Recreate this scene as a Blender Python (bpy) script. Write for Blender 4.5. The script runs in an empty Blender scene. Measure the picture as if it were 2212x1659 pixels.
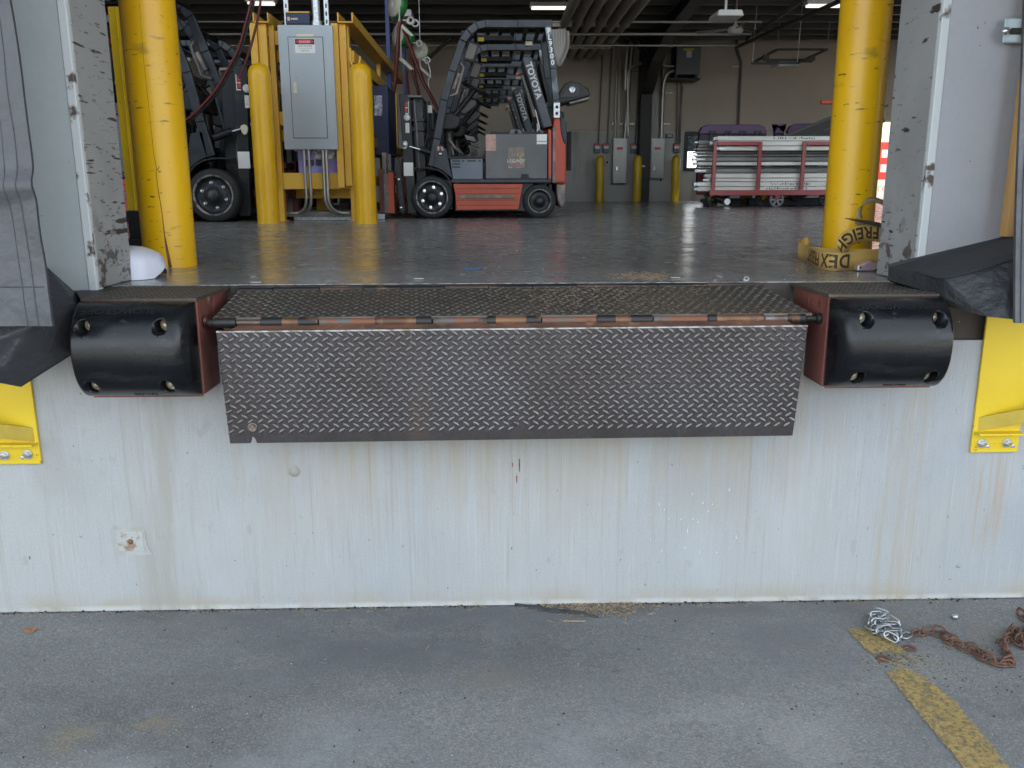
import bpy, bmesh, math, random
from mathutils import Vector, Matrix, noise as mnoise
R = math.radians
random.seed(7)
scene = bpy.context.scene
COL = scene.collection

# ------------------------------------------------------------------ camera
FPX, CX, CY = 1858.3, 1106.0, 829.5
th, ph, ro = R(12.948), R(1.448), R(-0.159)
CF = Vector((math.sin(ph)*math.cos(th), math.cos(ph)*math.cos(th), -math.sin(th)))
_r = Vector((math.cos(ph), -math.sin(ph), 0)); _u = _r.cross(CF)
CR = math.cos(ro)*_r + math.sin(ro)*_u
CU = -math.sin(ro)*_r + math.cos(ro)*_u
CP = Vector((0, -3.1216, 1.615))
cam = bpy.data.cameras.new('camera'); cam.sensor_width = 36.0; cam.lens = 36.0*FPX/2212
cam.clip_start = 0.05; cam.clip_end = 2000
co = bpy.data.objects.new('camera', cam); COL.objects.link(co)
co.matrix_world = Matrix(((CR.x, CU.x, -CF.x, CP.x), (CR.y, CU.y, -CF.y, CP.y), (CR.z, CU.z, -CF.z, CP.z), (0, 0, 0, 1)))
scene.camera = co

# ------------------------------------------------------------------ sky, sun, exposure
SUN_EL, SUN_AZ = R(52), R(38)          # sun stands behind the building, to the right
w = bpy.data.worlds.new('World'); scene.world = w; w.use_nodes = True
nt = w.node_tree; bg = nt.nodes['Background']; sk = nt.nodes.new('ShaderNodeTexSky')
sk.sky_type = 'NISHITA'; sk.sun_disc = False; sk.sun_elevation = SUN_EL; sk.sun_rotation = SUN_AZ
hsv = nt.nodes.new('ShaderNodeHueSaturation'); hsv.inputs['Hue'].default_value = .474; hsv.inputs['Saturation'].default_value = .42   # hazy, milky sky
nt.links.new(sk.outputs[0], hsv.inputs['Color']); nt.links.new(hsv.outputs[0], bg.inputs[0]); bg.inputs[1].default_value = 0.15
sk.air_density = .75; sk.dust_density = 3.0; sk.ozone_density = 1.0
sl = bpy.data.lights.new('sun', 'SUN'); sl.energy = 4.5; sl.angle = R(0.5); sl.color = (1, .95, .86)
so = bpy.data.objects.new('sun', sl); COL.objects.link(so)
sd = Vector((math.sin(SUN_AZ)*math.cos(SUN_EL), math.cos(SUN_AZ)*math.cos(SUN_EL), math.sin(SUN_EL)))
so.rotation_euler = sd.to_track_quat('Z', 'Y').to_euler(); so.location = (20, 30, 40)
scene.view_settings.view_transform = 'Standard'; scene.view_settings.look = 'None'
scene.view_settings.exposure = 2.85; scene.view_settings.gamma = 1
cy = scene.cycles
cy.use_denoising = True; cy.max_bounces = 10; cy.diffuse_bounces = 6; cy.glossy_bounces = 4
cy.transparent_max_bounces = 12; cy.sample_clamp_indirect = 6.0; cy.caustics_reflective = False

# ------------------------------------------------------------------ pixel -> place helpers (2212 px wide frame)
def _ray(u, v): return CF + CR*((u-CX)/FPX) + CU*((CY-v)/FPX)
def PY(u, v, Y):
    d = _ray(u, v); t = (Y-CP.y)/d.y; p = CP + d*t; return p.x, p.z
def PYv(u, v, Y):
    x, z = PY(u, v, Y); return Vector((x, Y, z))
def PZ(u, v, Z):
    d = _ray(u, v); t = (Z-CP.z)/d.z; p = CP + d*t; return p.x, p.y
ZF = 1.25        # dock floor level

# ------------------------------------------------------------------ materials
MATS = {}
def M(name, col, rough=.5, metal=0., var=None, layers=(), bump=None, fine=None, rvar=0., alpha=None, emit=None, coat=0., spec=None):
    """procedural material. var=(scale,col2,lo,hi[,stretch]); layers: list of (scale,stretch,lo,hi,col[,detail]) thresholded noise marks;
    bump=(scale,distance[,stretch]); fine=(scale,amount)"""
    if name in MATS: return MATS[name]
    m = bpy.data.materials.new(name); m.use_nodes = True; MATS[name] = m
    n = m.node_tree.nodes; L = m.node_tree.links; b = n['Principled BSDF']
    b.inputs['Roughness'].default_value = rough; b.inputs['Metallic'].default_value = metal
    if coat: b.inputs['Coat Weight'].default_value = coat; b.inputs['Coat Roughness'].default_value = .15
    if spec is not None: b.inputs['Specular IOR Level'].default_value = spec
    tc = n.new('ShaderNodeTexCoord')
    off = random.uniform(-20, 20)
    def noise(scale, stretch=(1, 1, 1), detail=4, rgh=.55):
        mp = n.new('ShaderNodeMapping'); mp.inputs['Scale'].default_value = stretch; mp.inputs['Location'].default_value = (off, off*.7, off*.3)
        L.new(tc.outputs['Object'], mp.inputs[0])
        t = n.new('ShaderNodeTexNoise'); t.inputs['Scale'].default_value = scale; t.inputs['Detail'].default_value = detail
        t.inputs['Roughness'].default_value = rgh
        L.new(mp.outputs[0], t.inputs['Vector']); return t.outputs['Fac']
    def ramp(fac, lo, hi):
        r = n.new('ShaderNodeMapRange'); r.inputs[1].default_value = lo; r.inputs[2].default_value = hi
        L.new(fac, r.inputs[0]); return r.outputs[0]
    def mix(fac, a, c2):
        x = n.new('ShaderNodeMix'); x.data_type = 'RGBA'
        L.new(fac, x.inputs[0])
        if isinstance(a, (tuple, list)): x.inputs[6].default_value = (*a[:3], 1)
        else: L.new(a, x.inputs[6])
        x.inputs[7].default_value = (*c2[:3], 1); return x.outputs[2]
    cur = tuple(col); touched = False
    if var:
        st = var[4] if len(var) > 4 else (1, 1, 1)
        cur = mix(ramp(noise(var[0], st), var[2], var[3]), cur, var[1]); touched = True
    if fine:
        f = ramp(noise(fine[0], (1, 1, 1), 2, .7), .3, .7)
        x = n.new('ShaderNodeMix'); x.data_type = 'RGBA'; x.blend_type = 'MULTIPLY'; x.inputs[0].default_value = fine[1]
        if isinstance(cur, tuple): x.inputs[6].default_value = (*cur[:3], 1)
        else: L.new(cur, x.inputs[6])
        cr = n.new('ShaderNodeCombineColor')
        for i in range(3): L.new(f, cr.inputs[i])
        L.new(cr.outputs[0], x.inputs[7]); cur = x.outputs[2]; touched = True
    for ly in layers:
        d = ly[5] if len(ly) > 5 else 5
        cur = mix(ramp(noise(ly[0], ly[1], d), ly[2], ly[3]), cur, ly[4]); touched = True
    if touched: L.new(cur, b.inputs['Base Color'])
    else: b.inputs['Base Color'].default_value = (*cur[:3], 1)
    if rvar:
        r = n.new('ShaderNodeMapRange'); L.new(noise(6, (1, 1, 1), 5), r.inputs[0])
        r.inputs[1].default_value = .3; r.inputs[2].default_value = .7
        r.inputs[3].default_value = max(.02, rough-rvar); r.inputs[4].default_value = min(1, rough+rvar)
        L.new(r.outputs[0], b.inputs['Roughness'])
    if bump:
        bp = n.new('ShaderNodeBump'); bp.inputs['Strength'].default_value = 1; bp.inputs['Distance'].default_value = bump[1]
        L.new(noise(bump[0], bump[2] if len(bump) > 2 else (1, 1, 1), 5), bp.inputs['Height']); L.new(bp.outputs[0], b.inputs['Normal'])
    if alpha:
        L.new(ramp(noise(alpha[0], (1, 1, 1), 6, .7), alpha[1], alpha[2]), b.inputs['Alpha'])
    if emit:
        b.inputs['Emission Color'].default_value = (*emit[:3], 1); b.inputs['Emission Strength'].default_value = emit[3]
    return m

# ------------------------------------------------------------------ mesh building
class MB:
    def __init__(s): s.v = []; s.f = []; s.mi = []; s.m = 0; s.sm = []
    def add(s, vs, fs, smooth=False):
        o = len(s.v); s.v += [Vector(p) for p in vs]
        for f in fs: s.f.append([i+o for i in f]); s.mi.append(s.m); s.sm.append(smooth)
    def box(s, x0, x1, y0, y1, z0, z1):
        s.add([(x, y, z) for z in (z0, z1) for y in (y0, y1) for x in (x0, x1)],
              [(0, 2, 3, 1), (4, 5, 7, 6), (0, 1, 5, 4), (2, 6, 7, 3), (0, 4, 6, 2), (1, 3, 7, 5)])
    def hexa(s, p):  # 8 points: bottom 4 ccw, top 4 ccw
        s.add(p, [(3, 2, 1, 0), (4, 5, 6, 7), (0, 1, 5, 4), (1, 2, 6, 5), (2, 3, 7, 6), (3, 0, 4, 7)])
    def bar(s, a, b, w, h, up=(0, 0, 1)):
        a = Vector(a); b = Vector(b); d = (b-a).normalized(); up = Vector(up)
        if abs(d.dot(up)) > .98: up = Vector((0, 1, 0))
        r = d.cross(up).normalized()*w/2; u = r.cross(d).normalized()*h/2
        s.hexa([a-r-u, a+r-u, a+r+u, a-r+u, b-r-u, b+r-u, b+r+u, b-r+u])
    def prism(s, pts, y0, y1):  # pts in (x,z), extruded along y
        n = len(pts); area = sum(pts[i][0]*pts[(i+1) % n][1]-pts[(i+1) % n][0]*pts[i][1] for i in range(n))
        if area < 0: pts = pts[::-1]
        s.add([(x, y0, z) for x, z in pts]+[(x, y1, z) for x, z in pts],
              [list(range(n)), list(range(2*n-1, n-1, -1))]+[(i, i+n, (i+1) % n+n, (i+1) % n) for i in range(n)])
    def slab(s, pts, vec):  # planar polygon of 3-D points extruded by vec
        n = len(pts); v = Vector(vec); pts = [Vector(p) for p in pts]
        s.add(pts+[p+v for p in pts], [list(range(n))[::-1], list(range(n, 2*n))]+[(i, (i+1) % n, (i+1) % n+n, i+n) for i in range(n)])
    def path(s, pts, w, y0, y1):  # band of width w along a polyline in (x,z), extruded in y
        P = [Vector((p[0], p[1])) for p in pts]; Lf = []; Rt = []
        for i, p in enumerate(P):
            t = Vector((0, 0))
            if i: t += (p-P[i-1]).normalized()
            if i < len(P)-1: t += (P[i+1]-p).normalized()
            t.normalize(); k = Vector((-t.y, t.x))*w/2; Lf.append(p+k); Rt.append(p-k)
        for i in range(len(P)-1):
            s.prism([Rt[i], Rt[i+1], Lf[i+1], Lf[i]], y0, y1)
    def frame(s, d):
        d = Vector(d).normalized(); a = Vector((0, 0, 1)) if abs(d.z) < .9 else Vector((1, 0, 0))
        e1 = d.cross(a).normalized(); return e1, d.cross(e1)
    def cyl(s, a, b, r, n=12, r2=None, caps=True):
        a = Vector(a); b = Vector(b); e1, e2 = s.frame(b-a); r2 = r if r2 is None else r2; V = []
        for c, q in ((a, r), (b, r2)):
            V += [c+e1*math.cos(2*math.pi*i/n)*q+e2*math.sin(2*math.pi*i/n)*q for i in range(n)]
        s.add(V, [(i, (i+1) % n, (i+1) % n+n, i+n) for i in range(n)], True)
        if caps: s.add(V, [list(range(n))[::-1], list(range(n, 2*n))])
    def tube(s, pts, r, n=8):
        P = [Vector(p) for p in pts]; V = []; e1 = None
        for i, p in enumerate(P):
            t = (P[min(i+1, len(P)-1)]-P[max(i-1, 0)]).normalized()
            if e1 is None: e1, _ = s.frame(t)
            e1 = (e1-t*e1.dot(t)).normalized(); e2 = t.cross(e1)
            V += [p+(e1*math.cos(2*math.pi*k/n)+e2*math.sin(2*math.pi*k/n))*r for k in range(n)]
        F = [(i*n+k, i*n+(k+1) % n, (i+1)*n+(k+1) % n, (i+1)*n+k) for i in range(len(P)-1) for k in range(n)]
        s.add(V, F, True); m = len(V); s.add(V[:n], [list(range(n))[::-1]]); s.add(V[-n:], [list(range(n))])
    def lathe(s, c, axis, prof, n=24, smooth=True):  # prof [(r,h)]
        c = Vector(c); ax = Vector(axis).normalized(); e1, e2 = s.frame(ax); V = []; F = []
        for r, h in prof:
            V += [c+ax*h+(e1*math.cos(2*math.pi*k/n)+e2*math.sin(2*math.pi*k/n))*max(r, 1e-4) for k in range(n)]
        for i in range(len(prof)-1):
            F += [(i*n+k, i*n+(k+1) % n, (i+1)*n+(k+1) % n, (i+1)*n+k) for k in range(n)]
        s.add(V, F, smooth)
    def ball(s, c, rx, ry, rz, n=12):
        V = []; F = []; m = n//2
        for i in range(m+1):
            a = math.pi*i/m
            for k in range(n):
                b = 2*math.pi*k/n
                V.append((c[0]+rx*math.sin(a)*math.cos(b), c[1]+ry*math.sin(a)*math.sin(b), c[2]+rz*math.cos(a)))
        for i in range(m):
            for k in range(n): F.append((i*n+k, (i+1)*n+k, (i+1)*n+(k+1) % n, i*n+(k+1) % n))
        s.add(V, F, True)
    def grid(s, fn, nu, nv, smooth=True):
        V = [fn(i/nu, j/nv) for j in range(nv+1) for i in range(nu+1)]
        s.add(V, [(j*(nu+1)+i, j*(nu+1)+i+1, (j+1)*(nu+1)+i+1, (j+1)*(nu+1)+i) for j in range(nv) for i in range(nu)], smooth)
    def text(s, body, o, ex, ey, size, depth=.0, fn=None, align='LEFT', space=1., sub=0, bold=0.):
        cu = bpy.data.curves.new('t', 'FONT'); cu.body = body; cu.size = size; cu.align_x = align; cu.space_character = space
        cu.resolution_u = 3; cu.extrude = depth; cu.offset = bold
        ob = bpy.data.objects.new('t', cu); COL.objects.link(ob)
        dg = bpy.context.evaluated_depsgraph_get(); me = bpy.data.meshes.new_from_object(ob.evaluated_get(dg))
        bm = bmesh.new(); bm.from_mesh(me)
        if sub:
            bmesh.ops.triangulate(bm, faces=bm.faces[:])
            bmesh.ops.subdivide_edges(bm, edges=bm.edges[:], cuts=sub)
        o = Vector(o); ex = Vector(ex); ey = Vector(ey); ez = ex.cross(ey)
        vs = [(fn(v.co.x, v.co.y, v.co.z) if fn else o+ex*v.co.x+ey*v.co.y+ez*v.co.z) for v in bm.verts]
        bm.verts.index_update()
        s.add(vs, [[v.index for v in f.verts] for f in bm.faces]); bm.free()
        bpy.data.objects.remove(ob); bpy.data.curves.remove(cu); bpy.data.meshes.remove(me)
    def build(s, name, mats, parent=None, bevel=0, seg=2, recalc=True, origin=None):
        me = bpy.data.meshes.new(name)
        loc = parent_world(parent) if parent else (Vector(origin) if origin else Vector((0, 0, 0)))
        me.from_pydata([p-loc for p in s.v], [], s.f)
        if not isinstance(mats, (list, tuple)): mats = [mats]
        for m in mats: me.materials.append(m)
        me.polygons.foreach_set('material_index', s.mi); me.polygons.foreach_set('use_smooth', s.sm)
        if recalc:
            bm = bmesh.new(); bm.from_mesh(me); bmesh.ops.recalc_face_normals(bm, faces=bm.faces[:]); bm.to_mesh(me); bm.free()
        ob = bpy.data.objects.new(name, me); COL.objects.link(ob)
        if parent: ob.parent = parent
        elif origin: ob.location = loc
        if bevel:
            b = ob.modifiers.new('bevel', 'BEVEL'); b.width = bevel; b.segments = seg; b.limit_method = 'ANGLE'; b.angle_limit = R(35)
            b.harden_normals = False
        return ob

def parent_world(o):
    p = Vector(o.location)
    while o.parent: o = o.parent; p = p+Vector(o.location)
    return p
def tag(o, label, cat, group=None, kind=None):
    if label: o['label'] = label
    if cat: o['category'] = cat
    if group: o['group'] = group
    if kind: o['kind'] = kind
    return o
def thing(name, label, cat, loc, group=None):
    o = bpy.data.objects.new(name, None); COL.objects.link(o); o.location = loc; o.empty_display_size = .1
    return tag(o, label, cat, group)
def struct(o): o['kind'] = 'structure'; return o
def copy_tree(o, parent=None):
    c = o.copy(); COL.objects.link(c)
    if parent: c.parent = parent
    for ch in [x for x in COL.objects if x.parent == o]: copy_tree(ch, c)
    return c
def smooth_path(pts, n=8):
    P = [Vector(p) for p in pts]; out = []
    for i in range(len(P)-1):
        p0 = P[max(i-1, 0)]; p1 = P[i]; p2 = P[i+1]; p3 = P[min(i+2, len(P)-1)]
        for k in range(n):
            t = k/n
            out.append(.5*((2*p1)+(p2-p0)*t+(2*p0-5*p1+4*p2-p3)*t*t+(3*p1-p0-3*p2+p3)*t**3))
    out.append(P[-1]); return out

# ------------------------------------------------------------------ palette
def stain(m, col, x0, x1, xs, y0, y1, z0, z1, zs, scale, stretch, lo, hi, amt):
    """a stain of its own shape: soft box in object space broken up by noise, mixed over the base colour"""
    n = m.node_tree.nodes; L = m.node_tree.links; b = n['Principled BSDF']; src = b.inputs['Base Color'].links[0].from_socket
    tc = n.new('ShaderNodeTexCoord'); mp = n.new('ShaderNodeMapping'); mp.inputs['Scale'].default_value = stretch; mp.inputs['Location'].default_value = (3, 7, 1)
    L.new(tc.outputs['Object'], mp.inputs[0]); t = n.new('ShaderNodeTexNoise'); t.inputs['Scale'].default_value = scale; t.inputs['Detail'].default_value = 9; t.inputs['Roughness'].default_value = .62
    L.new(mp.outputs[0], t.inputs['Vector']); sp = n.new('ShaderNodeSeparateXYZ'); L.new(tc.outputs['Object'], sp.inputs[0])
    def rng(sock, a, b_):
        r = n.new('ShaderNodeMapRange'); r.interpolation_type = 'SMOOTHSTEP'; r.inputs[1].default_value = a; r.inputs[2].default_value = b_; L.new(sock, r.inputs[0]); return r.outputs[0]
    def mul(a, b_):
        k = n.new('ShaderNodeMath'); k.operation = 'MULTIPLY'; L.new(a, k.inputs[0])
        if isinstance(b_, float): k.inputs[1].default_value = b_
        else: L.new(b_, k.inputs[1])
        return k.outputs[0]
    f = mul(rng(sp.outputs[0], x0-xs, x0+xs), rng(sp.outputs[0], x1+xs, x1-xs))
    if y0 is not None: f = mul(f, mul(rng(sp.outputs[1], y0-zs, y0+zs), rng(sp.outputs[1], y1+zs, y1-zs)))
    if z0 is not None: f = mul(f, mul(rng(sp.outputs[2], z0-zs, z0+zs), rng(sp.outputs[2], z1+zs, z1-zs)))
    f = mul(mul(f, rng(t.outputs['Fac'], lo, hi)), amt)
    x = n.new('ShaderNodeMix'); x.data_type = 'RGBA'; L.new(f, x.inputs[0]); L.new(src, x.inputs[6]); x.inputs[7].default_value = (*col, 1); L.new(x.outputs[2], b.inputs['Base Color'])
concrete = M('wall_concrete', (.405, .405, .398), .85, var=(.9, (.35, .363, .378), .38, .64, (1, 1, .8)), fine=(120, .10),
    layers=[(1.5, (1.3, 1, .9), .50, .78, (.365, .36, .345), 10), (1.7, (34, 1, .5), .60, .95, (.27, .25, .215), 8), (2.4, (50, 1, 1.2), .58, .82, (.44, .435, .42), 6), (2.2, (75, 1, 2.2), .56, .80, (.32, .31, .285), 7), (1.1, (1.2, 1, 1.2), .56, .74, (.35, .345, .325), 11), (1.6, (1.6, 1, .8), .55, .80, (.42, .425, .435), 8),
            (60, (1, 1, .5), .70, .74, (.15, .13, .11), 3), (7, (1.6, 1, 1), .64, .74, (.31, .30, .28), 9)], bump=(30, .0026, (4, 1, .25)))
stain(concrete, (.36, .315, .25), -.95, 1.25, .25, None, None, .42, 1.2, .25, 3, (8, 1, .35), .34, .66, .75)      # rusty run-off below the lip
stain(concrete, (.30, .25, .18), -.95, 1.25, .2, None, None, .3, 1.2, .3, 2.2, (26, 1, .3), .54, .72, .7)
stain(concrete, (.36, .31, .23), -3, 3, .2, None, None, -.2, .05, .05, 4, (1, 1, 1.5), .36, .62, .8)
stain(concrete, (.52, .52, .50), -3, 3, .2, None, None, -.1, .018, .01, 5, (1, 1, 1), .40, .55, .8)
stain(concrete, (.31, .29, .25), -1.36, -1.12, .05, None, None, -.1, .95, .12, 3, (5, 1, .5), .36, .62, .7)
stain(concrete, (.36, .26, .16), 1.85, 2.0, .04, None, None, .25, .62, .08, 3, (20, 1, .5), .45, .65, .7)
stain(concrete, (.36, .30, .21), 1.5, 1.66, .05, None, None, -.1, .95, .12, 3, (9, 1, .5), .40, .66, .6)
stain(concrete, (.31, .30, .28), -2.6, -.7, .3, None, None, .45, 1.1, .25, 2.6, (1, 1, 1), .44, .66, .6)
yard = M('yard_concrete', (.280, .279, .268), .92, var=(.8, (.168, .167, .162), .38, .60, (1, 1.6, 1)), fine=(150, .45),
    layers=[(3.2, (1, 1.5, 1), .50, .75, (.195, .197, .20), 10), (60, (1, 1, 1), .52, .70, (.14, .143, .143), 8), (14, (1, 1.3, 1), .56, .72, (.18, .183, .182), 9), (150, (1, 1, 1), .58, .74, (.36, .365, .37), 4), (1.7, (1, 1, 1), .62, .80, (.24, .20, .15), 10), (6, (1, 1, 1), .68, .76, (.13, .125, .12), 9), (210, (1, 1, 1), .66, .75, (.5, .5, .5), 2), (150, (1, 1, 1), .68, .76, (.05, .05, .05), 2)],
    bump=(110, .004))
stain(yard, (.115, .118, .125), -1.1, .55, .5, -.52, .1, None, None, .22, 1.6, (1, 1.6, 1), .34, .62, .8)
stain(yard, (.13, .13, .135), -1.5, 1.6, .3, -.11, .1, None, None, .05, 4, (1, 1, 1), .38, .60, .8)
stain(yard, (.14, .14, .15), .7, 1.3, .2, -.6, -.15, None, None, .12, 2.2, (1, 1.4, 1), .36, .62, .7)
stain(yard, (.37, .37, .365), .15, 1.1, .25, -1.3, -.72, None, None, .14, 2.4, (1, 1.3, 1), .40, .70, .45)
stain(yard, (.34, .345, .35), -1.6, -.35, .3, -1.4, -.72, None, None, .16, 1.9, (1, 1.3, 1), .38, .70, .45)
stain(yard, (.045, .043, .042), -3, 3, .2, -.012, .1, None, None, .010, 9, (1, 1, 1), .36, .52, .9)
stain(yard, (.27, .21, .13), -1.3, -.95, .1, -.88, -.7, None, None, .06, 5, (1, 1, 1), .45, .62, .7)
stain(yard, (.25, .18, .11), .95, 1.9, .2, -.35, -.05, None, None, .12, 3, (1, 1, 1), .50, .68, .5)
floor_m = M('sealed_floor', (.36, .357, .345), .22, var=(.9, (.27, .262, .252), .35, .7, (1, 2, 1)), fine=(60, .2), rvar=.08,
    layers=[(1.0, (1.4, 14, 1), .56, .75, (.27, .262, .25), 7), (40, (1, 1, 1), .74, .79, (.36, .35, .32), 2)], bump=(5, .0004, (1, 3, 1)))
tread = M('tread_steel', (.074, .067, .069), .48, .75, var=(4, (.056, .047, .045), .4, .7), fine=(90, .3), layers=[(3, (2, 1, .5), .56, .80, (.092, .068, .056), 8), (40, (2.5, 1, .4), .62, .72, (.12, .11, .105), 6)], rvar=.12)
lug_m = M('worn_lugs', (.175, .165, .164), .38, .85, var=(2.2, (.125, .105, .097), .4, .65), rvar=.1)
deck_lug = M('deck_lugs', (.23, .215, .20), .42, .8, var=(1.7, (.19, .155, .12), .4, .65), rvar=.1)
deck_m = M('deck_steel', (.085, .077, .07), .6, .45, var=(1.3, (.17, .13, .09), .48, .72), fine=(120, .3), layers=[(60, (1, 1, 1), .68, .74, (.30, .22, .13), 3)])
bare_edge = M('bare_edge', (.42, .42, .43), .4, .9, var=(30, (.2, .17, .15), .45, .6))
oxide = M('oxide_red_paint', (.22, .07, .052), .6, var=(5, (.11, .035, .028), .4, .66, (1, 1, .3)), layers=[(14, (1, 1, .7), .64, .7, (.05, .026, .022)), (8, (1, 1, .3), .68, .74, (.40, .25, .2))], fine=(80, .25))
rust_m = M('rusty_steel', (.30, .13, .07), .7, .2, var=(7, (.10, .062, .05), .42, .6, (1, 1, 1)), layers=[(20, (1, 1, 1), .6, .68, (.40, .22, .13))])
black_steel = M('black_steel', (.03, .028, .028), .45, .5, var=(9, (.20, .10, .06), .55, .66))
rubber = M('bumper_rubber', (.004, .0048, .0065), .25, 0, var=(5, (.007, .0075, .009), .4, .7), spec=.36, rvar=.08, bump=(40, .0005), layers=[(3, (1, 1, 6), .52, .74, (.024, .024, .025), 9), (14, (1, 1, 3), .66, .72, (.028, .028, .028), 6)])
rubber_txt = M('embossed_rubber', (.014, .015, .017), .5)
hole_dk = M('recess_rubber', (.02, .022, .016), .7)
zinc = M('zinc_bolt', (.62, .58, .42), .35, .85)
galv = M('galvanized', (.62, .64, .65), .38, .85, var=(40, (.45, .46, .47), .4, .6))
jamb_out = M('jamb_paint_pale', (.44, .475, .485), .5, var=(1.2, (.40, .435, .44), .4, .65), layers=[(16, (1, 1, .6), .715, .735, (.09, .08, .075), 3), (40, (1, 1, .7), .74, .76, (.12, .10, .09), 2), (2, (2, 2, .5), .68, .8, (.47, .47, .46))], fine=(40, .05))
jamb_out_r = M('jamb_paint_lilac', (.385, .385, .41), .5, var=(1.2, (.35, .35, .37), .4, .65), layers=[(18, (1, 1, .6), .72, .74, (.12, .11, .10), 3), (40, (1, 1, .7), .74, .76, (.12, .10, .09), 2)], fine=(40, .05))
jamb_in = M('jamb_paint_scuffed', (.335, .33, .32), .5, var=(2, (.28, .275, .265), .4, .6), layers=[(5, (1, 1, 7), .64, .665, (.055, .042, .036), 6), (11, (1, 1, 9), .645, .67, (.06, .05, .045), 4), (2.2, (1, 1, 1), .66, .70, (.09, .065, .055), 9)])
jamb_in_r = M('jamb_paint_scratched', (.35, .35, .352), .5, var=(2, (.30, .298, .295), .4, .6), layers=[(5, (1, 1, 4), .65, .67, (.055, .042, .036), 7), (9, (1, 1, 5), .66, .68, (.06, .05, .045), 5)])
jamb_edge = M('jamb_edge_white', (.56, .585, .59), .5, layers=[(8, (1, 1, 1), .57, .62, (.10, .07, .06), 8)])
steel_brown = M('brown_steel', (.055, .042, .035), .7, .2, var=(6, (.09, .07, .055), .4, .7), layers=[(50, (1, 1, 1), .72, .76, (.4, .36, .3), 2)])
byel = M('bollard_yellow', (.84, .475, .004), .42, var=(2.5, (.70, .37, .006), .4, .7, (1, 1, .6)), coat=.12, bump=(9, .002, (1, 1, .4)),
    layers=[(9, (1, 1, 7), .645, .70, (.26, .155, .02), 8), (3.5, (1, 1, 2.5), .62, .72, (.40, .24, .02), 9), (16, (1, 1, 4), .67, .70, (.06, .035, .012), 5), (5, (2, 2, .6), .70, .76, (.66, .47, .12), 4)])
byel_s = M('short_post_yellow', (.80, .44, .004), .4, var=(2.5, (.68, .36, .006), .4, .7, (1, 1, .6)), coat=.12, layers=[(6, (1, 1, 2), .70, .74, (.2, .12, .02), 7), (2.4, (2, 2, 1), .64, .78, (.46, .27, .02), 9)])
byel2 = M('post_yellow', (.62, .40, .008), .4, var=(3, (.52, .33, .012), .4, .7), layers=[(12, (1, 1, 5), .68, .71, (.10, .06, .02), 5)])
ryel = M('rack_yellow', (.74, .42, .05), .45, var=(3, (.66, .35, .035), .4, .7), layers=[(15, (1, 1, 1), .7, .73, (.10, .06, .03), 4)])
plate_y = M('plate_yellow', (.72, .50, .015), .45, var=(4, (.67, .46, .012), .4, .6), layers=[(14, (1, 1, 1), .73, .75, (.06, .05, .03), 4)])
panel_g = M('panel_grey', (.42, .455, .475), .34, .25, var=(1.5, (.36, .39, .41), .4, .7), layers=[(9, (1, 1, 1.6), .69, .73, (.13, .125, .12), 6), (22, (1, 1, 2), .73, .76, (.2, .12, .09), 4)])
panel_line = M('panel_gap', (.06, .065, .07), .7)
tdark = M('truck_blue_grey', (.022, .026, .032), .4, .3, var=(6, (.042, .047, .055), .4, .7), layers=[(14, (1, 1, 1), .72, .75, (.17, .18, .19), 4)])
tblack = M('truck_black', (.008, .008, .0085), .5, .1, var=(5, (.016, .015, .014), .4, .7))
mast_m = M('mast_steel', (.022, .0235, .027), .42, .4, var=(6, (.045, .045, .047), .5, .7))
tred = M('truck_red', (.52, .085, .035), .45, var=(3, (.44, .07, .035), .4, .7), layers=[(9, (1, 1, 1), .67, .71, (.14, .05, .035), 6), (24, (1, 1, 1), .72, .75, (.03, .02, .02), 4)])
worn_grey = M('worn_bare_metal', (.16, .15, .14), .55, .4, var=(9, (.30, .23, .19), .5, .62))
batt = M('battery_case', (.115, .115, .12), .45, .45, var=(3, (.15, .148, .15), .4, .7), layers=[(18, (1, 1, .6), .69, .73, (.045, .045, .047), 5)], fine=(90, .15))
cover_m = M('cover_grey', (.10, .115, .145), .4, .4, var=(4, (.13, .14, .165), .4, .7), layers=[(14, (1, 1, 1), .7, .74, (.03, .03, .035), 5)])
tyre = M('tyre_rubber', (.016, .016, .017), .75, var=(8, (.03, .029, .028), .4, .7), bump=(40, .001))
rim = M('wheel_rim', (.035, .037, .042), .45, .5, var=(9, (.09, .085, .08), .55, .7))
rim_edge = M('worn_rim_edge', (.30, .28, .25), .5, .6, var=(15, (.08, .075, .07), .45, .6))
chrome = M('bright_steel', (.72, .72, .74), .22, .95)
cream = M('cream_plate', (.66, .62, .48), .45)
white = M('white_paint', (.78, .77, .74), .5)
paper = M('white_label', (.66, .65, .61), .6, var=(60, (.45, .43, .40), .5, .7))
pinkp = M('pink_label', (.55, .34, .28), .6, var=(50, (.40, .22, .18), .5, .65))
blackp = M('black_print', (.02, .02, .02), .6)
redp = M('red_print', (.55, .03, .035), .5)
redl = M('safety_red', (.62, .07, .03), .45)
yelp = M('yellow_label', (.62, .47, .03), .5)
seat_m = M('seat_vinyl', (.014, .014, .015), .5, bump=(12, .002))
screen_m = M('dark_visor', (.15, .13, .11), .4)
tan = M('tan_wall', (.48, .405, .325), .85, var=(.6, (.43, .365, .295), .4, .6), fine=(30, .06))
grey_lower = M('grey_wall', (.47, .45, .42), .85, var=(.8, (.42, .40, .37), .4, .6, (1, 1, .4)), fine=(30, .08), layers=[(.9, (3, 1, .5), .6, .75, (.28, .265, .245))])
facade_m = M('facade_paint', (.45, .44, .43), .8, var=(.6, (.42, .41, .4), .4, .6))
ceil_m = M('roof_sheet', (.085, .078, .07), .8)
beam_m = M('dark_steelwork', (.028, .024, .021), .6, .2)
purlin_m = M('purlin_steel', (.09, .085, .08), .45, .6)
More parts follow.
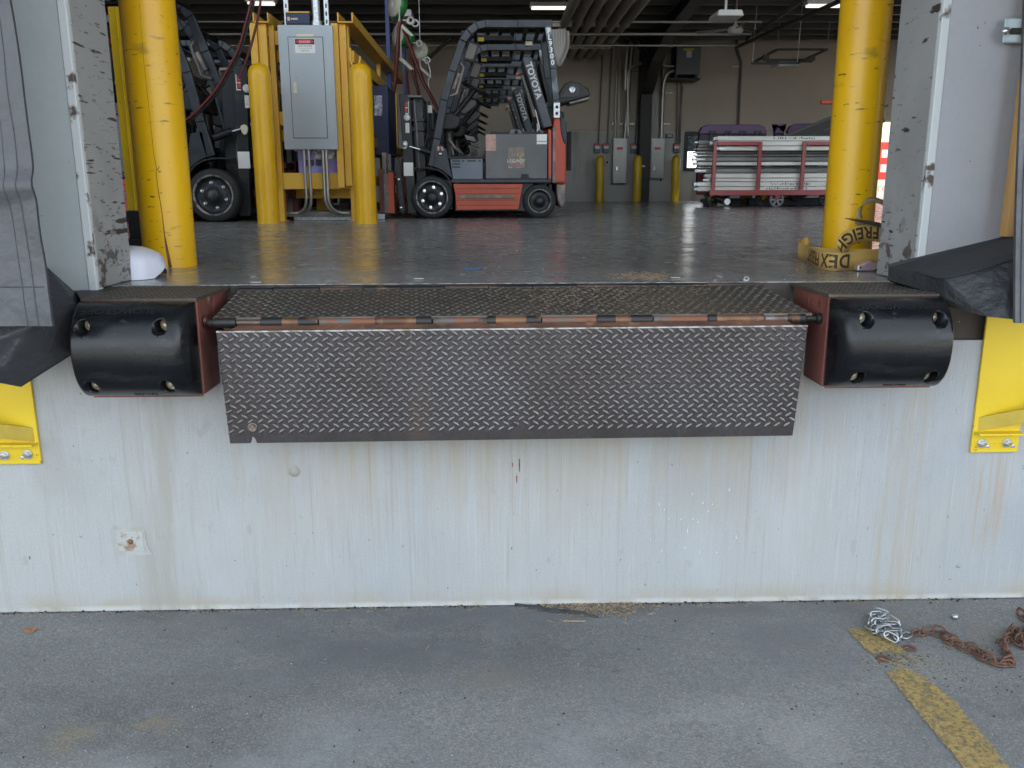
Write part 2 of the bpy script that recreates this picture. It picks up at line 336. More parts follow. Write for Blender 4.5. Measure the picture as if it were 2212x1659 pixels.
pipe_m = M('lagged_pipe', (.46, .40, .33), .8, var=(3, (.34, .30, .25), .4, .7, (1, .4, 1)))
conduit = M('conduit', (.38, .36, .33), .42, .8)
inox = M('satin_panel', (.24, .23, .21), .38, .75, var=(2, (.17, .165, .15), .4, .7, (1, 1, .3)))
xfmr = M('transformer_grey', (.095, .10, .105), .5, .2)
fluor = M('lit_tube', (.9, .9, .9), .4, emit=(1, .93, .8, .16))
lampw = M('lamp_housing', (.62, .58, .54), .5)
alu = M('aluminium_bar', (.86, .82, .75), .42, .1, var=(2.2, (.70, .66, .60), .42, .66, (.5, 3, 3)), layers=[(7, (1, 6, 6), .66, .72, (.20, .185, .17), 6)], rvar=.1)
alud = M('dull_aluminium', (.27, .26, .245), .5, .4, var=(2.2, (.16, .152, .145), .42, .66, (.5, 3, 3)))
cred = M('cart_red', (.34, .02, .025), .32, var=(5, (.28, .016, .02), .4, .7), coat=.4)
purple = M('purple_plastic', (.105, .045, .12), .5, var=(3, (.08, .035, .09), .4, .7))
charger_p = M('violet_casing', (.36, .31, .68), .45, var=(2, (.30, .26, .58), .4, .7))
navy = M('navy_box', (.02, .028, .085), .4)
dk_pl = M('dark_plastic', (.028, .026, .025), .55)
slateb = M('slate_blue_plastic', (.05, .055, .085), .5)
blue = M('blue_post', (.012, .03, .17), .45)
green = M('green_reel', (.03, .20, .05), .45)
reelw = M('cream_reel', (.50, .47, .38), .5)
cable_r = M('red_cable', (.11, .010, .009), .5)
cable_k = M('black_cable', (.02, .018, .018), .5)
wood = M('pine_board', (.50, .29, .10), .65, var=(4, (.42, .22, .07), .4, .7, (6, 6, .6)))
vinyl = M('grey_vinyl', (.075, .077, .085), .5, var=(2, (.06, .062, .068), .4, .7), layers=[(3, (1, 1, .6), .56, .80, (.19, .195, .21), 10)], bump=(5, .02), fine=(300, .1))
vinyl_k = M('black_vinyl', (.028, .029, .033), .5, var=(3, (.04, .04, .044), .4, .7), bump=(5, .035), layers=[(9, (1, 1, 1), .64, .74, (.08, .08, .08), 8)])
pad_top = M('pad_cover', (.044, .044, .046), .75, var=(3, (.034, .034, .036), .4, .7), fine=(150, .2), layers=[(4, (1, 1, 1), .66, .76, (.10, .10, .10), 6)])
seam = M('seam_thread', (.05, .052, .06), .7)
strap_m = M('strap_webbing', (.60, .38, .11), .7, var=(8, (.50, .32, .10), .4, .7), bump=(140, .001))
strap_k = M('strap_dark', (.07, .055, .04), .7)
buckle_m = M('zinc_buckle', (.60, .72, .50), .3, .7, var=(14, (.75, .52, .60), .4, .6))
bag_m = M('scuffed_white_plastic', (.72, .72, .82), .45, var=(3, (.66, .66, .78), .4, .6), layers=[(10, (1, 1, 1), .64, .72, (.33, .33, .40), 6)])
rust_ch = M('rust_chain', (.15, .075, .048), .8, .1, var=(20, (.11, .055, .038), .4, .6))
line_y = M('worn_line_paint', (.47, .33, .12), .85, var=(5, (.44, .31, .11), .4, .7), layers=[(60, (1, 1, 1), .66, .74, (.15, .12, .06), 3)], alpha=(60, .30, .56), fine=(150, .4))
straw = M('straw', (.36, .30, .20), .8, var=(30, (.30, .22, .13), .4, .6))
chipm = M('wood_chips', (.30, .22, .15), .8, var=(40, (.19, .13, .085), .4, .6))
dirt = M('dirt_specks', (.02, .02, .022), .9)
whitebit = M('white_bits', (.42, .42, .41), .7)
leaf_m = M('dead_leaf', (.30, .13, .06), .8)
trailer_w = M('trailer_white', (.80, .80, .79), .5)
red_sign = M('sign_red', (.62, .05, .045), .5)
goldp = M('gold_print', (.55, .47, .32), .6)
glass = M('window_glass', (.5, .55, .6), .05)
glass.node_tree.nodes['Principled BSDF'].inputs['Alpha'].default_value = .15
film = M('clear_film', (.75, .75, .78), .15, var=(25, (.35, .34, .42), .45, .55), bump=(30, .004))
tarp = M('blue_tape', (.05, .17, .30), .6)

stain(plate_y, (.33, .12, .03), -.2, .2, .02, None, None, .085, .11, .02, 26, (1, 1, 1), .56, .64, .8)
stain(plate_y, (.33, .12, .03), -.2, .2, .02, None, None, -.02, .05, .02, 40, (1, 1, 1), .60, .66, .8)
stain(bag_m, (.26, .26, .31), .02, .4, .03, None, None, -.1, .4, .05, 12, (1, 1, 1), .40, .55, .85)
for m_ in (jamb_in, jamb_in_r):
    stain(m_, (.075, .055, .047), -9, 9, .1, None, None, -.2, .20, .14, 14, (1, 1, 1), .52, .57, .95)
    stain(m_, (.10, .085, .075), -9, 9, .1, None, None, -.2, .75, .3, 18, (1, 1, 3), .61, .65, .85)
# ------------------------------------------------------------------ ground, floor, building shell
mb = MB(); mb.grid(lambda a, b: Vector(((a-.5)*1200, (b-.5)*1200, 0)), 8, 8, False)
struct(mb.build('ground', yard))
mb = MB(); mb.box(-14, 14, .2, 20.3, .95, ZF)
struct(mb.build('floor', floor_m))
dw = thing('dock_wall', 'pale streaked concrete dock wall below the door opening', 'wall', (0, .2, 0))
mb = MB(); mb.grid(lambda a, b: Vector((-15+30*a, 0, 1.05*b)), 60, 4, False)
mb.add([(-15, 0, 1.05), (15, 0, 1.05), (15, .5, 1.05), (-15, .5, 1.05), (-15, .5, 0), (15, .5, 0)], [(0, 1, 2, 3), (3, 2, 5, 4)])
mb.build('wall', concrete, dw)
mb = MB(); mb.box(-15, -1.384, .025, .197, 1.052, ZF-.003); mb.box(1.558, 15, .025, .197, 1.052, ZF-.003); mb.box(-.99, 1.16, .165, .197, 1.052, ZF-.003); mb.build('edge_angle', steel_brown, dw)
mb = MB()                                        # plugged tie holes, paint drops
for u, v, r in [(636, 1018, .021), (2070, 1222, .008)]:
    x, z = PY(u, v, 0); mb.lathe((x, -.003, z), (0, 1, 0), [(0, 0), (r, 0), (r*1.05, .004)], 16)
mb.build('hole_plug', M('plug_mortar', (.33, .33, .28), .9), dw)
mb = MB()
for u, v, l in [(1561, 1068, 3), (1489, 1090, 3), (1500, 1101, 2), (1583, 1087, 4), (1604, 1090, 3), (1595, 1105, 3), (1562, 1121, 3), (1536, 1122, 3), (1550, 1150, 9), (1573, 1128, 2), (1640, 1060, 5), (1655, 1163, 7), (1545, 1185, 5), (1494, 1192, 5), (1576, 1193, 3), (1613, 1194, 3), (1470, 1165, 2), (1510, 1120, 2)]:
    x, z = PY(u-350*0-185, v, 0); a = .0022; h = l*.0019
    x, z = PY(u-65-(0), v, 0)
    mb.lathe((x, -.0012, z), (0, -1, 0), [(a*1.2, 0), (a, .0012), (0, .0016)], 8)
    mb.prism([(x-a, z), (x+a, z), (x, z+h*1.4)], -.0015, 0)
mb.build('paint_drops', M('drop_white', (.58, .59, .59), .6), dw)
mb = MB()
for u, v, h in [(1122, 998, .012), (1122, 1010, .016), (1107, 1004, .008), (1116, 1035, .014), (64, 1205, .006)]:
    x, z = PY(u, v, 0); mb.prism([(x-.0025, z+h), (x+.0025, z+h), (x+.002, z-h), (x-.001, z-h)], -.0012, 0)
mb.build('red_drips', M('red_drip', (.24, .06, .05), .7), dw)
ap = thing('anchor_plate', 'small rusty white painted steel plate cast into the concrete wall', 'plate', PYv(282, 1168, 0))
x0, z0 = PY(258, 1190, 0); x1, z1 = PY(308, 1148, 0)
mb = MB(); mb.box(x0, x1, -.004, .01, z0, z1)
mb.build('plate', M('flaking_white', (.40, .40, .375), .6, var=(24, (.27, .18, .12), .54, .62), layers=[(40, (1, 1, 1), .64, .69, (.10, .10, .09))]), ap, .002)
mb = MB(); mb.prism([(x0-.012, z0-.02), (x1+.03, z0-.016), (x1+.012, z0+.02), (x1+.008, z1+.01), (x0+.02, z1+.016), (x0-.01, z1+.01), (x0-.008, z0+.03)], -.0022, .002); mb.build('mortar_patch', M('patch_mortar', (.40, .395, .38), .9, var=(20, (.34, .33, .30), .4, .6)), ap)
mb = MB(); mb.lathe(((x0+x1)/2, -.004, (z0+z1)/2), (0, -1, 0), [(.011, 0), (.009, .004), (0, .005)], 10); mb.build('bolt', rust_m, ap)

# facade above and beside the door (and further dock doors along it, out of frame)
DT = 4.1
fw = thing('facade_wall', 'grey upper facade wall with door openings of the dock building, top strip opened for skylight', 'wall', (0, .3, 1.3))
mb = MB()
cols = [(-15, -9.2), (-6.2, -1.95), (2.15, 4.3), (7.4, 9.2), (12.2, 15)]
for a, b in cols: mb.box(a, b, .14, .42, ZF, DT)
mb.box(-15, 15, .14, .42, DT, DT+.5)
for k in range(7): mb.box(-15+5*k-.1, -15+5*k+.1, .16, .40, DT+.5, 8.7)  # posts only: unseen upper strip left open, added to brighten the interior
mb.box(-15, 15, .14, .42, 8.7, 9.0)
mb.build('wall', facade_m, fw)
def wall_with_holes(mb, y0, y1, X0, X1, Z0, Z1, holes):
    xs = sorted({X0, X1, *[h[0] for h in holes], *[h[1] for h in holes]}); zs = sorted({Z0, Z1, *[h[2] for h in holes], *[h[3] for h in holes]})
    xs = [x for x in xs if X0 <= x <= X1]; zs = [z for z in zs if Z0 <= z <= Z1]
    for i in range(len(xs)-1):
        for j in range(len(zs)-1):
            cx = (xs[i]+xs[i+1])/2; cz = (zs[j]+zs[j+1])/2
            if not any(h[0] < cx < h[1] and h[2] < cz < h[3] for h in holes): mb.box(xs[i], xs[i+1], y0, y1, zs[j], zs[j+1])
YW = 18.2
wx0, wz0 = PY(1477, 368, YW); wx1, wz1 = PY(1540, 286, YW)
vx0, vz0 = PY(1208, 366, YW); vx1, vz1 = PY(1232, 286, YW)
vx0 -= .35
holes = [(wx0, wx1+.25, wz0, wz1), (vx0, vx1, vz0, vz1), (9.1, 12.6, ZF-.1, 3.1)]
zs_ = PY(1500, 282, YW)[1]
bw = thing('back_wall', 'tan back wall of the warehouse with a grey lower band', 'wall', (3, YW, ZF))
mb = MB(); wall_with_holes(mb, YW, YW+.2, -14, 14, zs_, 5.05, [h for h in holes if h[3] > zs_]); mb.build('upper_panel', tan, bw)
mb = MB(); wall_with_holes(mb, YW-.012, YW+.2, -14, 14, ZF, zs_-.012, holes)
zc = PY(1300, 418, YW)[1]; mb.box(-14, 9.1, YW-.03, YW-.012, ZF, zc)
mb.build('lower_panel', grey_lower, bw)
for nm, y in (('side_wall', -14), ('side_wall', 14)):
    mb = MB(); mb.prism([(-.4, 9.0), (8, 5.3), (YW, 5.05), (YW, ZF), (-.4, ZF)], y-.1, y+.1); mb.v = [Vector((p.y, p.x if p.x > .43 else .43, p.z)) for p in mb.v]; o = mb.build(nm, tan)
    tag(o, 'tan side wall closing the left end of the warehouse' if y < 0 else 'tan side wall closing the right end of the warehouse', 'wall')
mb = MB()
for (y0, z0), (y1, z1) in (((-.4, 9.0), (8, 5.3)), ((8, 5.3), (YW+.3, 5.05))):
    mb.hexa([(-15, y0, z0), (15, y0, z0), (15, y1, z1), (-15, y1, z1), (-15, y0, z0+.2), (15, y0, z0+.2), (15, y1, z1+.2), (-15, y1, z1+.2)])
o = struct(mb.build('roof', ceil_m))
def roof_z(y): return 5.3-(y-8)*.25/(YW-7.7) if y > 8 else 5.3+(8-y)*3.7/8.4

cn = thing('dock_canopy', 'flat grey canopy slab over the dock doors', 'canopy', (0, -1.5, 4.45))
mb = MB(); mb.box(-15, 15, -2.1, .139, 4.45, 4.58); mb.build('slab', ceil_m, cn)
mb = MB(); mb.box(-15, 15, -2.16, -2.105, 4.38, 4.64); mb.build('fascia', M('canopy_fascia', (.2, .2, .2), .6), cn)

# ------------------------------------------------------------------ dock leveler
T = thing('dock_leveler', 'steel edge-of-dock leveler with hanging tread plate lip and red bumper boxes', 'dock leveler', (.08, 0, 1.0))
def lug_field(mb, P, nu, nv, hgt, ln=.0125, wd=.0048, mask=None, jit=0):
    """lens shaped lugs in alternating rows; P(a,b)->(point, ex, ey, n)"""
    for j in range(nv):
        for i in range(nu):
            a = (i+.5+(.5 if j % 2 else 0)-.25)/nu; b = (j+.5)/nv
            if not .002 < a < .998 or (mask and mask(a, b)): continue
            p, ex, ey, n = P(a, b); ang = R(38 if j % 2 == 0 else -38)+random.uniform(-.08, .08)
            d = ex*math.cos(ang)+ey*math.sin(ang); q = n.cross(d); h = hgt*random.uniform(.8, 1.15)
            V = []
            for sc, hh in ((1, -.0003), (.66, h*.8)):
                for k in range(8):
                    t = 2*math.pi*k/8; c_ = math.cos(t); s_ = math.sin(t)
                    V.append(p+d*ln*sc*c_+q*wd*sc*s_*(1-.35*abs(c_))+n*hh)
            V.append(p+n*h)
            mb.add(V, [(k, (k+1) % 8, (k+1) % 8+8, k+8) for k in range(8)]+[(k+8, (k+1) % 8+8, 16) for k in range(8)], True)
# lip: corner points at their own depths (hangs plumb 0.2 m out from the wall)
LY = -.2
def c3(u, v, y): x, z = PY(u, v, y); return Vector((x, y, z))
l00, l10, l01, l11 = c3(497, 958, LY), c3(1712, 941, LY), c3(467, 716, LY), c3(1745, 703, LY)
def lipP(a, b): return (l00*(1-a)+l10*a)*(1-b)+(l01*(1-a)+l11*a)*b
mb = MB()
nlip = 40; notch = (549-497)/(1712-497)
bot = [lipP(0, 0), lipP(notch-.0075, 0), lipP(notch-.005, .045), lipP(notch-.0015, .06), lipP(notch+.002, .045), lipP(notch+.0045, 0), lipP(1, 0)]
mb.slab(bot+[lipP(1, 1), lipP(0, 1)], (0, .016, 0))
mb.m = 1
lug_field(mb, lambda a, b: (lipP(a, .082+b*.905)+Vector((0, 0, 0)), Vector((1, 0, 0)), Vector((0, 0, 1)), Vector((0, -1, 0))), 57, 20, .0034, ln=.0145, wd=.0064,
          mask=lambda a, b: (abs(a-.513) < .006 and b < .1) or (abs(a-.043) < .014 and b < .1))
mb.m = 2
mb.slab([lipP(0, 1)+Vector((0, -.0015, -.004)), lipP(1, 1)+Vector((0, -.0015, -.004)), lipP(1, 1)+Vector((0, -.0015, .001)), lipP(0, 1)+Vector((0, -.0015, .001))], (0, .018, 0))
lip = mb.build('lip_plate', [tread, lug_m, bare_edge], T)
p = PYv(546, 923, LY); mb = MB(); mb.lathe(p, (0, -1, 0), [(.017, 0), (.017, .002), (.0155, .004), (.013, .0042), (.012, .003), (0, .003)], 20); mb.box(p.x-.002, p.x+.002, p.y-.0055, p.y-.003, p.z-.008, p.z+.008)
mb.build('lip_bolt', M('worn_bolt', (.30, .27, .22), .5, .8, var=(60, (.16, .12, .09), .4, .6)), lip)
p = PYv(1111, 915, LY); mb = MB(); mb.lathe(p, (0, -1, 0), [(.011, 0), (.011, .0035), (.008, .0035), (.008, -.001), (0, -.001)], 16); mb.m = 1; mb.ball((p.x+.002, p.y-.001, p.z-.002), .005, .002, .005, 8)
mb.build('lip_hole', [tread, hole_dk], lip)
# deck plate
d0, d1, d2, d3 = c3(460, 686, -.14), c3(1754, 676, -.14), c3(1643, 616, .12), c3(514, 628, .12)
mb = MB(); mb.slab([d0, d1, d2, d3], (0, 0, -.012)); mb.m = 1
def deckP(a, b): return (d0*(1-a)+d1*a)*(1-b)+(d3*(1-a)+d2*a)*b
ey_ = (d3-d0).normalized(); nn_ = Vector((1, 0, 0)).cross(ey_).normalized()
lug_field(mb, lambda a, b: (deckP(a, .01+b*.97)+nn_*.0002, Vector((1, 0, 0)), ey_, nn_), 57, 15, .0026)
mb.m = 2; mb.slab([d0+Vector((0, -.0016, -.0115)), d1+Vector((0, -.0016, -.0115)), d1+Vector((0, -.0016, -.0005)), d0+Vector((0, -.0016, -.0005))], (0, .001, 0))
deck = mb.build('deck_plate', [deck_m, deck_lug, M('deck_edge_rust', (.17, .12, .095), .55, .5, var=(7, (.09, .075, .07), .4, .6))], T)
# rear hinge behind the deck
mb = MB(); yb = .135; zb = (d2.z+d3.z)/2-.003
for k, (a, b) in enumerate([(514, 590), (592, 690), (692, 785), (787, 868), (870, 960), (962, 1055), (1057, 1150), (1152, 1245), (1247, 1340), (1342, 1420), (1422, 1525), (1527, 1643)]):
    xa = PY(a, 621, yb)[0]; xb = PY(b-1, 621, yb)[0]; mb.m = k % 3 == 2
    z_ = d3.z+(d2.z-d3.z)*((xa-d3.x)/(d2.x-d3.x))-.002
    mb.cyl((xa, yb, z_), (xb, yb, z_), .012 if k % 2 else .0105, 10)
mb.m = 0; mb.box(d3.x-.02, d2.x+.02, .15, .2, ZF-.03, ZF-.001)
mb.m = 2; mb.box(d3.x-.2, d2.x+.2, .196, .202, ZF-.004, ZF+.001)
mb.build('rear_hinge', [black_steel, M('hinge_brown', (.11, .06, .042), .7, .3, var=(8, (.05, .04, .036), .4, .6)), bare_edge], T)
# front hinge knuckles
hy = -.137
segs = [(447, 464, .013, 0), (464, 512, .0185, 0), (513, 565, .013, 2), (566, 690, .0185, 1), (691, 812, .015, 3), (813, 935, .0185, 1), (936, 1052, .015, 3), (1053, 1170, .0185, 1), (1171, 1288, .015, 3), (1289, 1410, .0185, 1), (1411, 1527, .015, 3), (1528, 1650, .0185, 1), (1651, 1700, .014, 2), (1701, 1740, .018, 1), (1741, 1762, .012, 0), (1762, 1772, .02, 0)]
hmats = [black_steel, M('heat_tinted_tube', (.20, .105, .055), .5, .5, var=(9, (.10, .055, .035), .42, .6), rvar=.1), M('worn_pin', (.19, .18, .17), .5, .8, var=(9, (.12, .09, .07), .45, .6)), M('welded_web', (.20, .085, .05), .6, .4, var=(9, (.12, .11, .10), .46, .58), layers=[(11, (1, 1, 1), .6, .7, (.05, .04, .036))])]
for a, b, r, k in segs:
    mb = MB(); va = 697.5-(a-447)*.0075; xa, za = PY(a, va, hy); xb, zb2 = PY(b, 697.5-(b-447)*.0075, hy)
    if k == 1:
        f1_, f2_ = random.uniform(.12, .42), random.uniform(.58, .9); P0 = Vector((xa, hy, za)); P1 = Vector((xb-.0035, hy, zb2)); mb.m = 1
        mb.cyl(P0, P0.lerp(P1, f1_), r+.0006, 14); mb.cyl(P0.lerp(P1, f2_), P1, r+.0006, 14); mb.m = 0; mb.cyl(P0.lerp(P1, f1_), P0.lerp(P1, f2_), r, 14)
        mb.m = 1; mb.cyl(P0-Vector((.004, 0, 0)), P0+Vector((.002, 0, 0)), r-.004, 12)
    else: mb.cyl((xa, hy, za), (xb-.0015, hy, zb2), r, 14)
    if k == 3: mb.hexa([(xa, hy-.012, za-.03), (xb, hy-.012, za-.03), (xb, hy+.015, za-.03), (xa, hy+.015, za-.03), (xa, hy-.014, za+.006), (xb, hy-.014, za+.006), (xb, hy+.015, za+.006), (xa, hy+.015, za+.006)])
    if k != 0 or b-a > 12: mb.build('hinge_knuckle' if k in (1, 3) else 'hinge_pin', [hmats[k], black_steel], T)
    else: mb.build('pin_head', hmats[0], T)
mb = MB(); xa, za = PY(447, 694, hy); mb.cyl((xa-.006, hy, za), (xa+.004, hy, za), .021, 14); mb.build('pin_head', black_steel, T)
# bar behind the hinge closing the gap + rusty lip top flange
mb = MB(); mb.slab([lipP(.02, 1.0)+Vector((0, .017, .0)), lipP(.98, 1.0)+Vector((0, .017, .0)), lipP(.97, 1)+Vector((0, .05, .012)), lipP(.03, 1)+Vector((0, .05, .012))], (0, 0, -.012))
mb.build('lip_flange', M('flange_rust', (.17, .075, .045), .75, .2, var=(6, (.06, .04, .034), .42, .62), layers=[(20, (1, 1, 1), .6, .7, (.26, .15, .10))]), T)
mb = MB(); mb.box(d0.x+.03, d1.x-.03, -.125, -.11, .93, 1.15); mb.build('front_beam', oxide, T)
# bumper boxes with tread plate tops
bumper_info = []
for sgn, xi, xo in ((-1, -.9957, -1.382), (1, 1.1694, 1.556)):
    mb = MB(); zb_ = .911 if sgn < 0 else .921
    ct = .03
    xs0, xs1 = min(xi, xo), max(xi, xo); inn = xi
    mb.box(xs0, xs1, -.185, -.006, zb_, 1.238)
    mb.box(xs0, xs1, -.0062, .16, 1.056, 1.238)
    bx = mb.build('bumper_box', oxide, T, .004, 2)
    mb = MB(); xw = (-1.50 if sgn < 0 else 1.70)
    pts = [Vector((xo, -.188, 1.239)), Vector((xi, -.188, 1.239)), Vector((xi*.985 if sgn < 0 else xi*.985, .19, 1.239)), Vector((xw, .19, 1.239)), Vector((xw, .03, 1.239))]
    if sgn > 0: pts = pts[::-1]
    mb.slab(pts, (0, 0, .009)); mb.m = 1
    lx0, lx1 = (xs0, xs1)
    lug_field(mb, lambda a, b: (Vector((lx0+(lx1-lx0)*a, -.18+b*.36, 1.2481)), Vector((1, 0, 0)), Vector((0, 1, 0)), Vector((0, 0, 1))), 11, 20, .0022)
    mb.build('top_plate', [deck_m, deck_lug], T)
    # mounting plate strip under the bumper
    mb = MB(); mb.box(xs0+.01, xs1-.004, -.197, -.187, zb_-.004, 1.236); mb.build('backing_plate', oxide, T)

def make_bumper(sgn, xs0, xs1, z0, z1, label):
    root = thing('rubber_bumper', label, 'bumper', ((xs0+xs1)/2, -.197, z0), 'rubber bumpers bolted to the leveler boxes')
    PR = .118; zc_ = (z0+z1)/2; hh = (z1-z0)/2; xc = (xs0+xs1)/2; hw = (xs1-xs0)/2
    def surf(x, z):
        t = min(1, abs((z-zc_)/hh)); g = max(0, 1-t**2.3)**.62
        inner = (xs1-x) if sgn < 0 else (x-xs0); outer = (x-xs0) if sgn < 0 else (xs1-x)
        e = min(1, max(0, inner)/.055); f1 = (1-(1-e)**2.4)**.5 if e < 1 else 1
        e2 = min(1, max(0, outer)/.02); f2 = (1-(1-e2)**2.2)**.5 if e2 < 1 else 1
        return -.199-(.012+PR*g*1.0)*(.1+.9*f1*f2)
    mb = MB(); nu, nv = 48, 40
    def ease(t): return .5-.5*math.cos(math.pi*t)
    def fn(a, b):
        x = xs0+(xs1-xs0)*(.45*a+.55*ease(a)); z = z0+(z1-z0)*(.3*b+.7*ease(b)); 
        r = .03   # rounded outline corners on the inner side
        return Vector((x, surf(x, z), z))
    mb.grid(fn, nu, nv)
    V = [fn(0, j/nv) for j in range(nv+1)]; 
    rim_ = [fn(i/nu, 0) for i in range(nu+1)]+[fn(1, j/nv) for j in range(1, nv+1)]+[fn(i/nu, 1) for i in range(nu-1, -1, -1)]+[fn(0, j/nv) for j in range(nv-1, 0, -1)]
    n = len(rim_); back = [Vector((p.x, -.1985, p.z)) for p in rim_]
    mb.add(rim_+back, [(i, (i+1) % n, (i+1) % n+n, i+n) for i in range(n)]); mb.add(back, [list(range(n))])
    body = mb.build('rubber_body', rubber, root)
    bm = bmesh.new(); bm.from_mesh(body.data); bmesh.ops.remove_doubles(bm, verts=bm.verts[:], dist=1e-5); bmesh.ops.recalc_face_normals(bm, faces=bm.faces[:]); bm.to_mesh(body.data); bm.free()
    hl = []
    hs = [(.135, .78), (.78, .78), (.135, .15), (.78, .15)] if sgn < 0 else [(.22, .80), (.86, .80), (.20, .16), (.85, .16)]
    cut = MB()
    for fx, fz in hs:
        x = xs0+(xs1-xs0)*fx; z = z0+(z1-z0)*fz
        cut.cyl((x, -.40, z), (x, -.238, z), .0245, 24); hl.append((x, z))
    co_ = cut.build('cutter', hole_dk)
    md = body.modifiers.new('holes', 'BOOLEAN'); md.operation = 'DIFFERENCE'; md.object = co_; md.solver = 'EXACT'
    bpy.context.view_layer.update()
    dg = bpy.context.evaluated_depsgraph_get(); nm = bpy.data.meshes.new_from_object(body.evaluated_get(dg))
    co_parent_fix = None
    body.modifiers.clear(); body.data = nm; nm.name = 'rubber_body'
    bpy.data.objects.remove(co_)
    for x, z in hl:
        mb = MB(); mb.lathe((x, -.238, z), (0, -1, 0), [(.020, 0), (.020, .005), (.012, .005), (.012, .014), (.007, .015), (.007, .024), (0, .025)], 12, False)
        mb.build('bolt', M('bumper_bolt', (.40, .37, .27), .42, .8, var=(50, (.25, .18, .11), .45, .6)), root)
    mb = MB(); tx = xs0+(xs1-xs0)*(.72 if sgn < 0 else .78); tz = z0+(z1-z0)*.955
    def tf(a, b, c):
        x = tx-a*1.05; z = tz-b*.55; return Vector((x, surf(x, z)-.0008-max(0, c)*1.6, z))
    mb.text('SLOWSTOP', None or (0, 0, 0), (1, 0, 0), (0, 1, 0), .038, .0014, tf, space=1.1, sub=1)
    mb.text('®', (0, 0, 0), (1, 0, 0), (0, 1, 0), .034, .0014, lambda a, b, c: tf(a+.212, b+.012, c), sub=1)
    mb.build('embossed_lettering', rubber_txt, root)
    mb = MB(); tx2 = xs0+(xs1-xs0)*(.66 if sgn < 0 else .68); tz2 = z0+(z1-z0)*.05
    def tf2(a, b, c):
        x = tx2-a; z = tz2-b*.45; return Vector((x, surf(x, z)-.0008-max(0, c)*1.6, z))
    mb.text('P04-003', (0, 0, 0), (1, 0, 0), (0, 1, 0), .022, .0014, tf2, space=1.1, sub=1)
    mb.build('part_number', rubber_txt, root)
    return root
make_bumper(-1, -1.385, -.998, .917, 1.237, 'black rubber bumper left of the lip with four bolts in recesses')
make_bumper(1, 1.172, 1.562, .927, 1.237, 'black rubber bumper right of the lip below the black foam pad')

# ------------------------------------------------------------------ door jambs
def jamb(sgn):
    if sgn < 0:
        x0, x1, y0, y1 = -2.3, -1.435, .07, .385; lab = 'pale blue grey steel door jamb with black scuffed inner face on the left'
    else:
        x0, x1, y0, y1 = 1.615, 2.5, .12, .45; lab = 'lilac grey steel door jamb behind the foam pad on the right'
    root = thing('door_jamb', lab, 'door jamb', ((x0+x1)/2, (y0+y1)/2, ZF))
    e = .035
    mb = MB()
    if sgn < 0: mb.box(x0, x1-e, y0, y0+.06, ZF-.05, DT)
    else: mb.box(x0+e, x1, y0, y0+.06, ZF-.05, DT)
    mb.build('outer_face', jamb_out if sgn < 0 else jamb_out_r, root)
    mb = MB()
    if sgn < 0: mb.box(x1-.05, x1, y0+.012, y1, ZF+.002, DT)
    else: mb.box(x0, x0+.05, y0+.012, y1, ZF+.002, DT)
    mb.build('inner_face', jamb_in if sgn < 0 else jamb_in_r, root, .006)
    mb = MB()
    if sgn < 0: mb.box(x1-e+.001, x1-.003, y0-.004, y0+.05, ZF-.04, DT)
    else: mb.box(x0+.003, x0+e-.001, y0-.004, y0+.05, ZF-.04, DT)
    mb.build('corner_strip', jamb_edge, root, .004)
    mb = MB(); 
    if sgn < 0: mb.box(x0, x1-.06, y0+.07, y1, ZF, DT)
    else: mb.box(x0+.06, x1, y0+.07, y1, ZF, DT)
    mb.build('filler', facade_m, root)
jamb(-1); jamb(1)
tp = PYv(438/1.736, 616/1.736, .36)

# slotted bracket and board beside the right jamb
br = thing('slotted_bracket', 'slotted pale metal bracket bolted to the right jamb face', 'bracket', PYv(2190, 67, .1))
a = PYv(2165, 94, .1); b = PYv(2240, 39, .1)
mb = MB(); mb.box(a.x, b.x, .095, .108, a.z, b.z); 
o = mb.build('plate', M('bracket_paint', (.40, .47, .50), .4, .3), br, .012, 3)
p = PYv(2192, 67, .09); mb = MB(); mb.box(p.x-.012, p.x+.09, .088, .0945, p.z-.011, p.z+.011); mb.build('slot', hole_dk, br, .005, 3)
p = PYv(2174, 67, .09); mb = MB(); mb.lathe((p.x, .094, p.z), (0, -1, 0), [(.014, 0), (.013, .008), (0, .014)], 14); mb.build('bolt', chrome, br)
wb = thing('pine_board', 'orange pine board standing at the right picture edge above the pad', 'board', PYv(2190, 500, .04))
a = PYv(2172, 512, .06); b = PYv(2193, 512, .06); c = PYv(2206, 180, .06)
mb = MB(); mb.slab([a, b, Vector((b.x, .06, 2.35)), Vector((a.x, .06, 2.35))], (0, .045, 0)); mb.build('board', wood, wb, .004)
mb = MB(); mb.box(b.x+.002, b.x+.10, .03, .11, a.z-.02, 2.4); mb.build('trim_strip', jamb_out, wb, .004)

